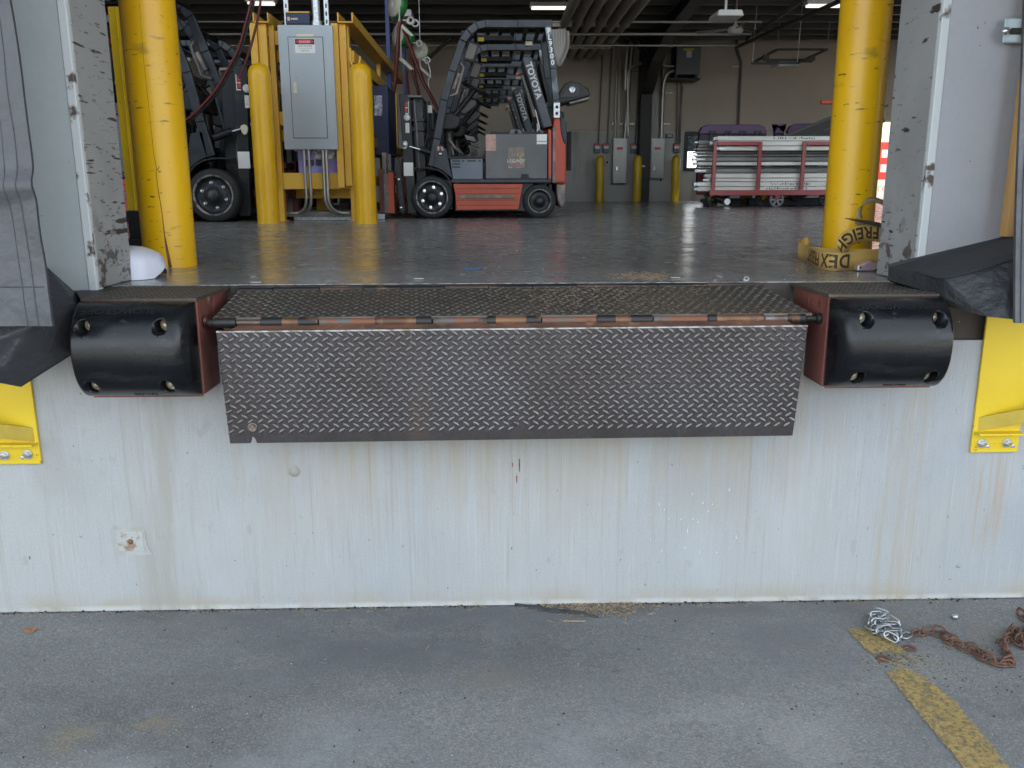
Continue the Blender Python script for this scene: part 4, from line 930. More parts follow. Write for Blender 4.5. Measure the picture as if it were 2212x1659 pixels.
# ------------------------------------------------------------------ forklift
YT = 7.05
def r3(X, Y, dep=YT): return PYv(806.5+.3125*X, .3125*Y, dep)
def q3(X, Y, dep=YT): p = r3(X, Y, dep); return (p.x, p.z)
Y2 = YT+1.0
NEAR = 0
def make_truck():
    root = thing('forklift', 'red and grey electric forklift nearest the door with a lettered rear pillar', 'forklift', (0, YT+.5, ZF), 'counterbalance forklifts parked in a row')
    fw_ = r3(405, 1360); rw_ = r3(1150, 1395)
    def wheel(cx, y, R_, rr_, wdt, sg, nm='wheel', lugs=True):
        cz = ZF+R_
        mb = MB(); mb.lathe((cx, y, cz), (0, -sg, 0), [(rr_, .0), (R_*.93, 0), (R_*.985, -.02), (R_, -.05), (R_, -wdt+.03), (R_*.95, -wdt), (rr_, -wdt)], 36)
        wo = mb.build(nm, tyre, root)
        mb = MB(); mb.lathe((cx, y, cz), (0, -sg, 0), [(rr_*1.0, .003), (rr_*.94, .005), (rr_*.90, -.012)], 36); mb.m = 1
        mb.lathe((cx, y, cz), (0, -sg, 0), [(rr_*.90, -.012), (rr_*.84, -.045), (rr_*.60, -.05), (rr_*.5, -.035), (rr_*.33, -.03), (rr_*.3, .01), (rr_*.12, .014), (0, .014)], 28)
        if lugs:
            for k in range(6):
                t = 2*math.pi*k/6+.35; c = Vector((cx+rr_*.62*math.cos(t), y+sg*.04, cz+rr_*.62*math.sin(t)))
                mb.m = 2; mb.lathe(c, (0, -sg, 0), [(.018, -.01), (.018, .004), (.010, .004), (.010, .02), (0, .021)], 8, False)
                t += math.pi/6; c = Vector((cx+rr_*.66*math.cos(t), y+sg*.044, cz+rr_*.66*math.sin(t))); mb.m = 3
                mb.lathe(c, (0, -sg, 0), [(.022, 0), (.020, .001), (0, .001)], 10, False)
        mb.build('rim', [rim_edge, rim, chrome, blackp], wo)
    for sg, y in ((1, YT-.0), (-1, Y2)):
        wheel(fw_.x, y, .243, .185, .17, sg); wheel(rw_.x, y+sg*.04, .196, .135, .13, sg, lugs=False)
    # chassis
    mb = MB(); xa = r3(540, 1250).x; xb = r3(1230, 1250).x; zf_ = r3(800, 1238).z; zu = r3(800, 1264).z
    mb.box(xa, xb, YT+.01, Y2-.01, zu, zf_); mb.box(xa+.03, xb-.2, YT+.12, Y2-.12, ZF+.08, zu); mb.box(r3(420, 0).x-.1, xa, YT+.2, Y2-.2, ZF+.1, zf_); mb.build('chassis', tdark, root, .006)
    for sg, y in ((1, YT), (-1, Y2)):
        ya, yb_ = (y+.0, y+.12) if sg > 0 else (y-.12, y)
        mb = MB(); P_ = [q3(550, 1272), q3(1035, 1272), q3(1018, 1355), q3(1002, 1448), q3(575, 1452), q3(568, 1350)]
        zt_ = P_[0][1]; zb_ = P_[4][1]
        mb.prism(P_, ya, yb_)
        o_ = mb.build('side_panel', tred, root, .006)
        f = -1 if sg > 0 else 1
        mb = MB()
        for Yq in (1305, 1340, 1385, 1420):
            a = q3(560, Yq); b = q3(1018 if Yq < 1350 else 1005, Yq); yy = (y-.002 if sg > 0 else y+.0005)
            mb.box(a[0]+.01, b[0]-.01, yy, yy+.0018, a[1]-.003, a[1]+.003)
        mb.build('panel_crease', M('red_crease', (.20, .03, .016), .6), o_)
        a = q3(595, 1372); b = q3(978, 1346); mb = MB(); yy = y-.012 if sg > 0 else y+.001
        mb.box(a[0], b[0], yy, yy+.011, a[1], b[1]); mb.build('step_strip', worn_grey, o_, .003)
        # battery side cover + front cowl
        a = q3(545, 1240); b = q3(758, 1095); mb = MB(); mb.prism([q3(548, 1240), q3(758, 1240), q3(756, 1092), q3(530, 1100)], ya+.015, yb_); cv = mb.build('side_cover', cover_m, root, .008)
        mb = MB(); yy = y+.012 if sg > 0 else y-.0165
        for (u0, u1, vv) in ((545, 600, 1113), (545, 600, 1133), (545, 600, 1155), (650, 708, 1112), (612, 628, 1113), (728, 742, 1112)):
            p = q3(u0, vv+5); q = q3(u1, vv-5); mb.box(p[0], q[0], yy, yy+.0045, p[1], q[1])
        mb.build('slots', blackp, cv)
        mb = MB(); mb.prism([q3(430, 1010), q3(500, 1022), q3(548, 1238), q3(520, 1215), q3(470, 1175), q3(415, 1152)], ya+.004, yb_-.02); cw = mb.build('front_cowl', tdark, root, .008)
        if sg > 0:
            a = q3(445, 1078); b = q3(482, 1038); mb = MB(); mb.box(a[0], b[0], y+.0005, y+.0035, a[1], b[1]); s_ = mb.build('sticker', blackp, cw)
            mb = MB(); mb.text('S S', ((a[0]+b[0])/2, y-.0005, a[1]+.06), (1, 0, 0), (0, 0, 1), .062, 0, align='CENTER'); mb.m = 1
            mb.text('A', ((a[0]+b[0])/2, y-.0007, a[1]+.065), (1, 0, 0), (0, 0, 1), .07, 0, align='CENTER'); mb.m = 0; mb.box(a[0]+.015, b[0]-.015, y-.0002, y+.0004, a[1]+.016, a[1]+.034); mb.build('sticker_print', [white, redl], cw)
        # fender
        mb = MB(); arc = [q3(285, 1160), q3(380, 1160), q3(440, 1172), q3(490, 1200), q3(525, 1240)]; mb.path(arc, .014, ya-.005 if sg > 0 else yb_-.16, ya+.16 if sg > 0 else yb_+.005); mb.build('fender', tblack, root)
    # floor / upper frame
    mb = MB(); a = q3(515, 1098); b = q3(765, 1080); mb.box(a[0], b[0], YT+.01, Y2-.01, a[1], b[1]); mb.build('floor_plate', tblack, root, .004)
    # battery
    a = q3(777, 1236); b = q3(1204, 925)
    mb = MB(); mb.box(a[0], b[0], YT+.02, Y2-.02, a[1], b[1])
    mb.prism([q3(935, 926), q3(1035, 926), q3(1015, 893), q3(955, 893)], YT+.022, YT+.035); mb.prism([q3(935, 926), q3(1035, 926), q3(1015, 893), q3(955, 893)], Y2-.035, Y2-.022)
    bt = mb.build('battery', batt, root, .006)
    mb = MB(); c = r3(987, 912, YT+.02); mb.lathe((c.x, YT+.0215, c.z), (0, -1, 0), [(.02, 0), (.02, .002), (0, .002)], 12); mb.box(a[0]+.06, b[0]-.06, YT+.1, Y2-.1, b[1], b[1]+.03); c0 = q3(1018, 1236); c1 = q3(1078, 1203); mb.prism([c0, q3(1078, 1236), q3(1072, 1203), q3(1024, 1203)], YT+.012, YT+.0195); mb.build('battery_fittings', tblack, bt)
    ys_ = YT+.0185
    mb = MB(); p = q3(775, 1042); q = q3(848, 928); mb.box(p[0]+.004, q[0], ys_-.002, ys_, p[1], q[1]); mb.build('pink_sticker', pinkp, bt)
    mb = MB(); p = q3(1130, 998); q = q3(1203, 925); mb.box(p[0], q[0]-.004, ys_-.002, ys_, p[1], q[1]-.004); s_ = mb.build('white_sticker', white, bt)
    mb = MB(); mb.box(p[0]+.004, q[0]-.008, ys_-.003, ys_-.0022, (p[1]+q[1])/2-.028, (p[1]+q[1])/2-.022); mb.box(p[0]+.004, q[0]-.008, ys_-.003, ys_-.0022, (p[1]+q[1])/2-.06, (p[1]+q[1])/2-.056); mb.build('sticker_print', blackp, bt)
    mb = MB(); p = q3(932, 1162); q = q3(1044, 1018); mb.box(p[0], q[0], ys_-.002, ys_, p[1], q[1]); s_ = mb.build('decal', M('decal_brown', (.21, .17, .14), .5, var=(30, (.42, .35, .22), .52, .6)), bt)
    mb = MB(); cx_ = (p[0]+q[0])/2; mb.box(p[0]+.012, q[0]-.012, ys_-.003, ys_-.0022, p[1]+.012, p[1]+.045); mb.m = 1; mb.text('LEGACY', (cx_, ys_-.0032, p[1]+.062), (1, 0, 0), (0, 0, 1), .058, 0, align='CENTER'); mb.build('decal_print', [M('decal_mauve', (.30, .16, .2), .5), paper], bt)
    # counterweight
    mb = MB(); mb.prism([q3(1252, 800), q3(1292, 800), q3(1312, 830), q3(1338, 960), q3(1336, 1270), q3(1268, 1268), q3(1240, 1268), q3(1240, 900)], YT+.06, Y2-.06)
    cwt = mb.build('counterweight', tred, root, .03, 3)
    mb = MB(); mb.prism([q3(1268, 1270), q3(1336, 1272), q3(1330, 1420), q3(1300, 1440), q3(1275, 1380)], YT+.1, Y2-.1); mb.build('bumper_skirt', worn_grey, root, .02)
    mb = MB(); mb.prism([q3(1290, 798), q3(1318, 815), q3(1340, 850), q3(1342, 1000), q3(1318, 985), q3(1300, 920)], YT+.045, Y2-.045); mb.build('counterweight_cap', tdark, cwt, .012)
    mb = MB(); mb.prism([q3(1212, 1235), q3(1232, 1235), q3(1232, 900), q3(1212, 890)], YT+.04, Y2-.04); mb.build('rear_panel', tred, root)
    mb = MB(); mb.prism([q3(1240, 1262), q3(1262, 1262), q3(1262, 880), q3(1244, 880)], YT+.052, YT+.058); mb.build('bare_edge_strip', worn_grey, cwt)
    # overhead guard
    for sg, y in ((1, YT+.02), (-1, Y2-.07)):
        mb = MB(); mb.path([q3(402, 1150), q3(440, 960), q3(487, 690), q3(545, 490), q3(618, 278), q3(660, 215), q3(715, 172), q3(775, 160), q3(1000, 160), q3(1240, 160)], .085, y, y+.05); mb.build('guard_leg', tdark, root, .008)
        mb = MB(); mb.path([q3(1208, 180), q3(1245, 470), q3(1265, 690), q3(1272, 795)], .068, y, y+.05); pl = mb.build('rear_pillar', tdark if sg < 0 else M('pillar_worn', (.05, .056, .064), .35, .5, var=(4, (.22, .25, .28), .45, .65)), root, .006)
        mb = MB(); p = r3(1268, 762, y); mb.box(p.x-.035, p.x+.035, y-.006, y-.0005, p.z-.08, p.z+.08); mb.m = 1
        for dz in (-.035, .035): mb.lathe((p.x, y-.0065, p.z+dz), (0, -1, 0), [(.018, 0), (.017, .008), (0, .009)], 10)
        mb.build('pillar_bracket', [galv, blackp], pl)
    mb = MB()
    for t in (620, 700, 790, 880, 970, 1060, 1150, 1215):
        p = q3(t, 150 if t > 760 else 190 if t < 690 else 165); mb.box(p[0]-.02, p[0]+.02, YT+.07, Y2-.07, p[1]-.06, p[1]-.02)
    p = q3(640, 200); mb.box(q3(720, 0)[0], q3(970, 0)[0], YT+.35, Y2-.35, q3(0, 240)[1], q3(0, 205)[1])
    mb.build('guard_roof', tblack, root)
    mb = MB(); a = q3(720, 250); b = q3(764, 222); mb.box(a[0], b[0], YT+.345, YT+.349, a[1], b[1]); mb.build('yellow_sticker', yelp, root)
    mb = MB(); a = q3(1064, 268); b = q3(1112, 240); mb.box(a[0], b[0], YT+.45, YT+.55, a[1], b[1]); mb.build('work_light', M('light_lens', (.75, .66, .52), .3), root)
    # mirrors / screens along the front pillar
    mb = MB(); P_ = [q3(655, 240), q3(730, 275), q3(690, 400), q3(612, 385)]; mb.prism(P_, YT+.3, YT+.33); mb.m = 1; mb.prism([q3(664, 262), q3(718, 285), q3(684, 385), q3(626, 372)], YT+.294, YT+.2995); mb.build('display', [tblack, screen_m], root, .006)
    mb = MB(); mb.tube([Vector((p_[0], YT+.1, p_[1])) for p_ in (q3(600, 430), q3(622, 460), q3(575, 640), q3(515, 660))], .02, 7); mb.tube([Vector((*([q3(590, 500)[0]]), YT+.1, q3(590, 500)[1])), Vector((q3(545, 610)[0], YT+.1, q3(545, 610)[1]))], .03, 8); mb.build('grab_handle', worn_grey, root)
    # cowl, steering
    mb = MB(); c = r3(535, 885, YT+.45); mb.prism([q3(470, 890), q3(485, 775), q3(530, 768), q3(598, 800), q3(590, 860), q3(560, 888)], YT+.2, YT+.75); mb.cyl((c.x-.02, YT+.4, ZF+.5), (c.x-.02, YT+.4, c.z+.04), .06, 12); mb.build('dashboard', tblack, root, .02)
    mb = MB(); c = r3(705, 615, YT+.45); d = Vector((.35, 0, .75)).normalized()
    mb.cyl(r3(560, 800, YT+.45), c, .03, 8)
    ring = []; e1 = Vector((0, 1, 0)); e2 = d.cross(e1)
    for k in range(25): t = 2*math.pi*k/24; ring.append(c+(e1*math.cos(t)+e2*math.sin(t))*.17)
    mb.tube(ring, .014, 6); mb.tube([c+e1*.17, c, c-e1*.17], .012, 6); mb.ball((c+d*.05+e2*.14), .025, .025, .03, 8); mb.build('steering_wheel', tblack, root)
    mb = MB(); P_ = [q3(575, 735), q3(640, 655), q3(700, 650), q3(712, 690), q3(650, 745), q3(610, 770)]; mb.prism(P_, YT+.55, YT+.72); mb.build('armrest', M('armrest_grey', (.10, .095, .09), .5), root, .02)
    mb = MB(); p = q3(672, 945); mb.prism([q3(625, 920), q3(695, 940), q3(705, 970), q3(640, 955)], YT+.3, YT+.45); mb.tube([r3(520, 960, YT+.3), r3(560, 1020, YT+.32), r3(610, 1060, YT+.35)], .02, 6); mb.tube([r3(555, 1075, YT+.35), r3(520, 920, YT+.35)], .015, 6); mb.build('pedal', worn_grey, root)
    # tipped hood with seat
    H0, H1, H2, H3 = q3(1030, 402), q3(1096, 388), q3(1240, 870), q3(1178, 885)
    mb = MB(); mb.prism([H0, (H0[0]+.02, H0[1]+.02), H1, H2, H3], YT+.04, YT+.62)
    hd = mb.build('battery_hood', M('hood_slate', (.055, .06, .075), .45, .2, var=(5, (.075, .08, .095), .4, .7)), root, .012)
    mb = MB(); ang = Vector((H3[0]-H0[0], 0, H3[1]-H0[1])).normalized(); upv = Vector((-ang.z, 0, ang.x))
    o_ = Vector(((H0[0]+H1[0])/2, YT+.0375, (H0[1]+H1[1])/2))+ang*.055-upv*.034
    mb.text('TOYOTA', o_, ang, upv, .098, .001, space=1.0, bold=.003); mb.build('lettering', M('pale_lettering', (.55, .54, .50), .5), hd)
    mb = MB(); mb.prism([q3(1030, 500), q3(1044, 495), q3(1142, 790), q3(1118, 795)], YT+.30, YT+.5); mb.build('hood_lining', worn_grey, hd)
    mb = MB(); mb.cyl(r3(1150, 885, YT+.3), r3(1120, 760, YT+.3), .012, 6); mb.cyl(r3(1160, 885, YT+.55), r3(1135, 760, YT+.55), .012, 6); mb.build('gas_strut', chrome, hd)
    mb = MB(); a = q3(1020, 452); mb.prism([q3(992, 470), q3(1020, 452), q3(1024, 470), q3(1000, 484)], YT+.5, YT+.58); mb.build('belt_buckle', redl, hd)
    mb = MB(); sp = [q3(1150, 410), q3(1185, 430), q3(1222, 650), q3(1215, 690), q3(1180, 560)]; mb.prism(sp, YT+.25, YT+.75); mb.build('seat_cushion', seat_m, root, .03, 3)
    bp_ = [q3(1282, 650), q3(1340, 560), q3(1385, 538), q3(1440, 548), q3(1470, 575), q3(1508, 595), q3(1518, 640), q3(1500, 652), q3(1290, 706), q3(1278, 690)]
    mb = MB(); mb.prism(bp_, YT+.28, YT+.78); sb_ = mb.build('seat_back', seat_m, root, .035, 3)
    mb = MB(); mb.prism([q3(1300, 662), q3(1375, 562), q3(1420, 556), q3(1440, 590), q3(1445, 640), q3(1400, 655)], YT+.268, YT+.2795); mb.build('seat_side_cover', M('seat_grey', (.03, .031, .034), .45), sb_, .004)
    mb = MB(); c = r3(1375, 620, YT+.267); mb.lathe(c, (0, -1, 0), [(.037, 0), (.035, .008), (.02, .008), (.02, .003), (.008, .004), (0, .012)], 16); mb.build('pivot_bolt', chrome, sb_)
    mb = MB(); mb.prism([q3(1370, 690), q3(1512, 650), q3(1518, 665), q3(1380, 700)], YT+.3, YT+.7); mb.build('seat_rail', worn_grey, sb_)
    # mast
    for sg, y in ((1, YT+.12), (-1, Y2-.12)):
        mb = MB(); mb.prism([q3(168, 642), q3(245, 642), q3(292, 1480), q3(232, 1480)], y, y+sg*.06); mb.build('mast_channel', mast_m, root, .006)
        mb = MB(); mb.prism([q3(255, 660), q3(330, 660), q3(360, 1300), q3(300, 1440)], y+sg*.075, y+sg*.115); mb.build('inner_channel', mast_m, root, .006)
        mb = MB(); mb.cyl(r3(283, 690, y+sg*.05), r3(318, 1180, y+sg*.05), .013, 10); mb.build('lift_cylinder', worn_grey, root)
        mb = MB(); mb.cyl(r3(250, 1013, y-sg*.03), r3(330, 1035, y-sg*.03), .012, 8); mb.m = 1; mb.cyl(r3(325, 1032, y-sg*.03), r3(420, 1065, y-sg*.03), .035, 10); mb.build('tilt_cylinder', [chrome, tblack], root)
        mb = MB(); c = r3(211, 998, y-sg*.055); mb.prism([q3(190, 990), q3(196, 976), q3(212, 971), q3(228, 978), q3(233, 992), q3(226, 1015), q3(218, 1028), q3(202, 1026), q3(193, 1010)], y-sg*.045, y-sg*.025); mb.build('pin_plate', cream, root, .004)
        mb = MB(); mb.lathe((c.x, y-sg*.046, c.z), (0, -sg, 0), [(.033, 0), (.033, .003), (.022, .003), (.018, .008), (0, .009)], 14); mb.build('pin', galv, root)
        ya, yb_ = sorted((y-sg*.0005, y-sg*.0018))
        mb = MB(); px = q3(198, 0)[0]
        for k in range(2):
            z = q3(0, 712+k*40)[1]; mb.box(px-.012, px+.03, ya, yb_, z-.045, z-.035); mb.box(px+.022, px+.03, ya, yb_, z-.034, z+.03)
        mb.m = 1
        for k in range(2): z = q3(0, 715+k*40)[1]; mb.box(px-.012, px+.012, ya, yb_, z-.02, z+.02)
        mb.build('mast_sticker', [paper, redp], root)
        mb = MB(); c = r3(232, 812, y); mb.lathe((c.x, y-sg*.0005, c.z), (0, -sg, 0), [(.036, 0), (.035, .002), (0, .002)], 16); mb.box(c.x-.02, c.x+.025, ya, yb_, c.z-.17, c.z-.06); mb.build('inspection_sticker', paper, root)
        p = q3(240, 1190); mb = MB(); mb.box(p[0]-.06, p[0]+.05, ya, yb_, p[1]-.04, p[1]+.11); mb.build('notice_sticker', white, root)
    a = q3(235, 668); b = q3(330, 650)
    mb = MB(); mb.box(a[0], b[0], YT+.1, Y2-.16, a[1], b[1]); mb.build('mast_crossbar', worn_grey, root, .006)
    for v0, v1 in ((832, 812), (900, 870), (1180, 1150)):
        a = q3(228, v0); b = q3(345, v1); mb = MB(); mb.box(a[0], b[0], YT+.17, Y2-.2, a[1], b[1]); mb.build('mast_crossbar', mast_m, root, .006)
    mb = MB()
    for k, xx in enumerate((345, 365, 385)):
        mb.tube(smooth_path([r3(xx, 700, YT+.3+.1*k), r3(xx+10, 900, YT+.32+.1*k), r3(xx-15, 1050, YT+.3+.1*k), r3(xx, 1250, YT+.35+.1*k)], 5), .014, 6)
    mb.build('hose', cable_k, root)
    a = q3(352, 760); b = q3(388, 705); mb = MB(); mb.box(a[0], b[0], YT+.4, YT+.46, a[1], b[1]); mb.build('mast_tag', paper, root)
    # carriage and forks
    for xx, w0, w1, m_ in ((35, 62, 1165, oxide), (65, 90, 1200, worn_grey), (98, 130, 1190, tred)):
        a = q3(xx, 1490); b = q3(w0, w1); mb = MB(); mb.box(a[0], b[0], YT+.15, YT+.30, a[1]+.02, b[1]); mb.build('carriage_bar', m_, root, .006)
    mb = MB(); mb.prism([q3(140, 1095), q3(175, 1100), q3(218, 1465), q3(180, 1468)], YT+.06, YT+.12); ff = mb.build('fork_shank', mast_m, root, .006)
    mb = MB()
    for X_, Y_ in ((174, 1240), (190, 1435)): c = r3(X_, Y_, YT+.058); mb.lathe(c, (0, -1, 0), [(.02, 0), (.018, .008), (0, .01)], 10)
    mb.build('bolt', chrome, ff)
    for yy in (YT+.18, YT+.68):
        mb = MB(); a = q3(60, 1490); mb.box(a[0]-.75, a[0]+.05, yy, yy+.1, ZF+.04, ZF+.085); mb.box(a[0], a[0]+.05, yy, yy+.1, ZF+.086, ZF+.75); mb.build('fork', worn_grey, root, .004)
    mb = MB(); a = q3(40, 1440); b = q3(225, 1180); mb.box(a[0], b[0], YT+.32, Y2-.3, a[1]+.1, a[1]+.17); mb.box(a[0], b[0], YT+.32, Y2-.3, b[1]-.05, b[1]); mb.build('carriage_plate', oxide, root, .004)
    return root
trk = make_truck()
labs = ['second forklift of the row, right behind the truck with the number on its pillar', 'third forklift of the row, its tipped hood seen through two guards', 'fourth forklift back in the dark row, seen through the guards',
        'fifth forklift back in the dark row, near the tan wall', 'sixth and farthest forklift of the row before the tan wall']
for i, l in enumerate(labs):
    c = copy_tree(trk); c.location = Vector(trk.location)+Vector((-.02*i+random.uniform(-.03, .03), 1.6*(i+1)+random.uniform(-.05, .05), 0)); c['label'] = l
    c.rotation_euler.z = random.uniform(-.012, .012)
    if i in (0, 3, 4):
        for h in [x for x in COL.objects if x.parent == c and x.name.startswith(('battery_hood', 'seat_'))]:
            for k in [x for x in COL.objects if x.parent == h]:
                bpy.data.objects.remove(k)
            bpy.data.objects.remove(h)
# left row, facing the other way
for i, (l, sc) in enumerate((('large forklift facing right, half hidden behind the cracked yellow bollard', 1.15), ('dark forklift second in the row left of the charger rack', 1.1), ('dark forklift third in the row left of the charger rack', 1.1), ('dark forklift farthest back in the row left of the charger rack', 1.1))):
    c = copy_tree(trk); c.rotation_euler.z = math.pi; c.scale = (sc, sc, sc); c['label'] = l; c['group'] = 'forklifts parked left of the charger rack'
    fx = r3(405, 1360).x
    c.location = (-2.919+fx*sc+.02*i-.25*(i > 0), 6.27+.5*sc+1.75*i, ZF)
# pillar numbers on the nearest trucks only
def pillar_text(parent, body, dep, x_off=0):
    mb = MB(); a = Vector(r3(1211, 196, dep)); b = Vector(r3(1243, 456, dep)); d = (b-a).normalized()
    n = len(body)
    for i, chx in enumerate(body):
        p = a+(b-a)*((i+.35)/n)
        mb.text(chx, p+Vector((x_off, 0, -.03)), (1, 0, 0), (0, 0, 1), .076, 0, align='CENTER', bold=.003)
    return mb.build('pillar_number', white, parent)
pillar_text(trk, 'FL9300', YT+.015)

# ------------------------------------------------------------------ far wall fittings
def r4(X, Y, dep): return PYv(1209.7+.31245*X, .31245*Y, dep)
YB = YW-.03
def fbox(mb, X0, Y0, X1, Y1, dep, dpt): a = r4(X0, Y1, dep); b = r4(X1, Y0, dep); mb.box(a.x, b.x, dep, dep+dpt, a.z, b.z)
for lab, X0, Y0, X1, Y1 in (('stainless breaker panel on the back wall left of the dark column', 362, 955, 467, 1268), ('stainless breaker panel on the back wall right of the dark column', 622, 955, 728, 1234)):
    root = thing('breaker_panel', lab, 'breaker panel', r4((X0+X1)/2, Y1, YB-.1), 'stainless breaker panels on the back wall')
    mb = MB(); fbox(mb, X0, Y0, X1, Y1, YB-.15, .17); mb.build('cabinet', inox, root, .006)
    mb = MB(); fbox(mb, X0+8, Y0+25, X1-8, Y1-10, YB-.158, .007); dr = mb.build('door', inox, root, .004)
    mb = MB(); fbox(mb, (X0+X1)/2-20, 1018, (X0+X1)/2+20, 1055, YB-.161, .002); s_ = mb.build('sticker', paper, dr)
    mb = MB(); fbox(mb, (X0+X1)/2-20, 1018, (X0+X1)/2+20, 1034, YB-.163, .0015); mb.build('sticker_header', redp, dr)
    mb = MB(); fbox(mb, X0+28, 1150, X0+36, 1180, YB-.175, .016); mb.build('handle', chrome, dr)
    fx = [(380, .02), (398, .015), (408, .015), (447, .05)] if X0 < 500 else [(632, .015), (641, .015), (650, .015), (659, .015), (668, .015), (700, .05)]
    for X, r in fx:
        mb = MB(); t = r4(X, 955, YB-.08); mb.cyl((t.x, YB-.08, t.z), (t.x+(.12 if X > 440 and X < 500 else .0), YB-.08, 4.85), r, 8); mb.build('conduit', conduit, root)
for lab, X in (('small grey disconnect switch leftmost on the back wall', 258), ('small grey disconnect switch beside the left breaker panel', 320), ('small grey disconnect switch just left of the dark column', 512), ('small grey disconnect switch between right breaker panel and window', 808)):
    root = thing('disconnect_switch', lab, 'switch box', r4(X, 1056, YB), 'disconnect switches on the back wall')
    mb = MB(); fbox(mb, X-21, 990, X+21, 1056, YB-.1, .12); mb.build('box', xfmr, root, .006)
    mb = MB(); fbox(mb, X-17, 994, X+17, 1028, YB-.104, .003); s_ = mb.build('sticker', paper, root)
    mb = MB(); fbox(mb, X-17, 994, X+17, 1008, YB-.106, .0015); mb.build('sticker_header', redp, s_)
    mb = MB(); t = r4(X+8, 990, YB-.05); mb.cyl((t.x, YB-.04, t.z), (t.x+.06, YB-.04, 4.8 if X < 800 else 3.9), .017, 8); mb.build('conduit', M('conduit_dark', (.13, .11, .10), .6), root)
    if X in (320, 512):
        mb = MB(); a = r4(X+4, 1056, YB); b = r4(X+6, 1120, YB); mb.cyl((a.x, YB-.02, a.z), (a.x, YB-.02, b.z), .008, 6); mb.build('drop_conduit', conduit, root)
for lab, X, Y in (('small outlet box below the second disconnect switch', 326, 1122), ('small outlet box left of the middle far bollard', 512, 1122), ('small outlet box left of the right far bollard', 781, 1122), ('small round outlet under the right breaker panel', 698, 1245)):
    root = thing('outlet_box', lab, 'outlet', r4(X, Y, YB), 'outlet boxes on the back wall'); mb = MB(); fbox(mb, X-11, Y-11, X+11, Y+11, YB-.05, .07); mb.m = 1; c = r4(X, Y, YB-.051); mb.lathe(c, (0, -1, 0), [(.03, 0), (.026, .004), (0, .004)], 10); mb.build('box', [lampw, tblack], root)
for lab, X0, X1, Y in (('perforated strut rail behind the left conduits, lower', 360, 555, 857), ('perforated strut rail behind the left conduits, upper', 372, 590, 493), ('perforated strut rail behind the right conduits, lower', 606, 762, 857), ('perforated strut rail behind the right conduits, upper', 622, 775, 643)):
    mb = MB(); fbox(mb, X0, Y-5, X1, Y+5, YB-.025, .04); mb.m = 1
    n = int((X1-X0)/14)
    for k in range(n): fbox(mb, X0+5+k*14, Y-2, X0+12+k*14, Y+2, YB-.027, .001)
    tag(mb.build('strut_rail', [conduit, blackp]), lab, 'rail', 'strut rails on the back wall')
root = thing('conduit_run', 'bent steel conduits linking panels and transformer across the dark column', 'conduit', r4(470, 480, YB-.3))
for pts, r in (([(470, 940), (470, 540), (485, 480), (530, 445), (600, 440), (690, 442), (735, 455), (790, 458)], .032), ([(712, 640), (716, 580), (735, 520), (765, 494), (795, 488)], .045), ([(450, 620), (462, 380), (478, 310), (500, 285), (540, 275)], .045)):
    mb = MB(); mb.tube(smooth_path([r4(X, Y, YB-.38) for X, Y in pts], 4), r, 8); mb.build('pipe', conduit, root)
for lab, u, v in (('yellow far bollard leftmost by the back wall panels', 272, 1388), ('yellow far bollard in front of the dark column', 530, 1385), ('yellow far bollard left of the back wall window', 792, 1385)):
    p = r4(u, v, YB-.7); x, y = PZ(1209.7+.31245*u, .31245*v, ZF); y = min(y, YB-.4); x = r4(u, v, y).x; t = r4(u, 1072, y).z-ZF; r = .1
    mb = MB(); mb.lathe((0, 0, 0), (0, 0, 1), [(r, 0), (r, t-r), (r*.9, t-r*.5), (r*.6, t-r*.15), (0, t)], 16)
    o = mb.build('far_bollard', byel2); o.location = (x, y, ZF); tag(o, lab, 'bollard', 'small yellow bollards along the back wall')
tx = thing('wall_transformer', 'dark grey transformer box hung on the back wall beside the column', 'transformer', r4(885, 540, YB-.3))
mb = MB(); fbox(mb, 800, 310, 975, 515, YB-.6, .6); mb.build('case', xfmr, tx, .01)
mb = MB(); fbox(mb, 855, 335, 928, 349, YB-.605, .004); mb.build('yellow_label', yelp, tx)
mb = MB(); fbox(mb, 875, 352, 912, 398, YB-.605, .004); mb.build('white_label', paper, tx)
mb = MB(); fbox(mb, 765, 540, 970, 549, YB-.62, .62); fbox(mb, 792, 515, 812, 540, YB-.61, .6); fbox(mb, 930, 515, 950, 540, YB-.61, .6); mb.build('shelf_bracket', beam_m, tx)
for X in (812, 838):
    a = r4(X, 549, YB-.05); b = r4(X-8, 990, YB-.05); mb = MB(); mb.cyl((a.x, YB-.045, a.z), (b.x, YB-.045, b.z), .017, 6); mb.build('conduit', M('conduit_dark', (.13, .11, .10), .6), tx)
root = thing('wall_conduit', 'thin twin conduits rising on the tan wall behind the cart', 'conduit', r4(1235, 850, YB))
for X in (1224, 1234):
    mb = MB(); mb.tube([r4(X, 880, YB-.03), r4(X+22, 430, YB-.03), r4(X-10, 330, YB-.03), r4(X, 250, YB-.03)], .017, 6); mb.build('pipe', M('conduit_dark', (.13, .11, .10), .6), root)
mb = MB(); fbox(mb, 1196, 456, 1270, 464, YB-.03, .03); mb.build('strut_rail', conduit, root)
mb = MB(); fbox(mb, 735, 925, 780, 952, YB-.06, .08); mb.m = 1; fbox(mb, 741, 929, 774, 948, YB-.063, .002)
tag(mb.build('control_box', [tblack, M('box_face', (.42, .40, .36), .5)]), 'small dark framed control box above the right breaker panel', 'control box')
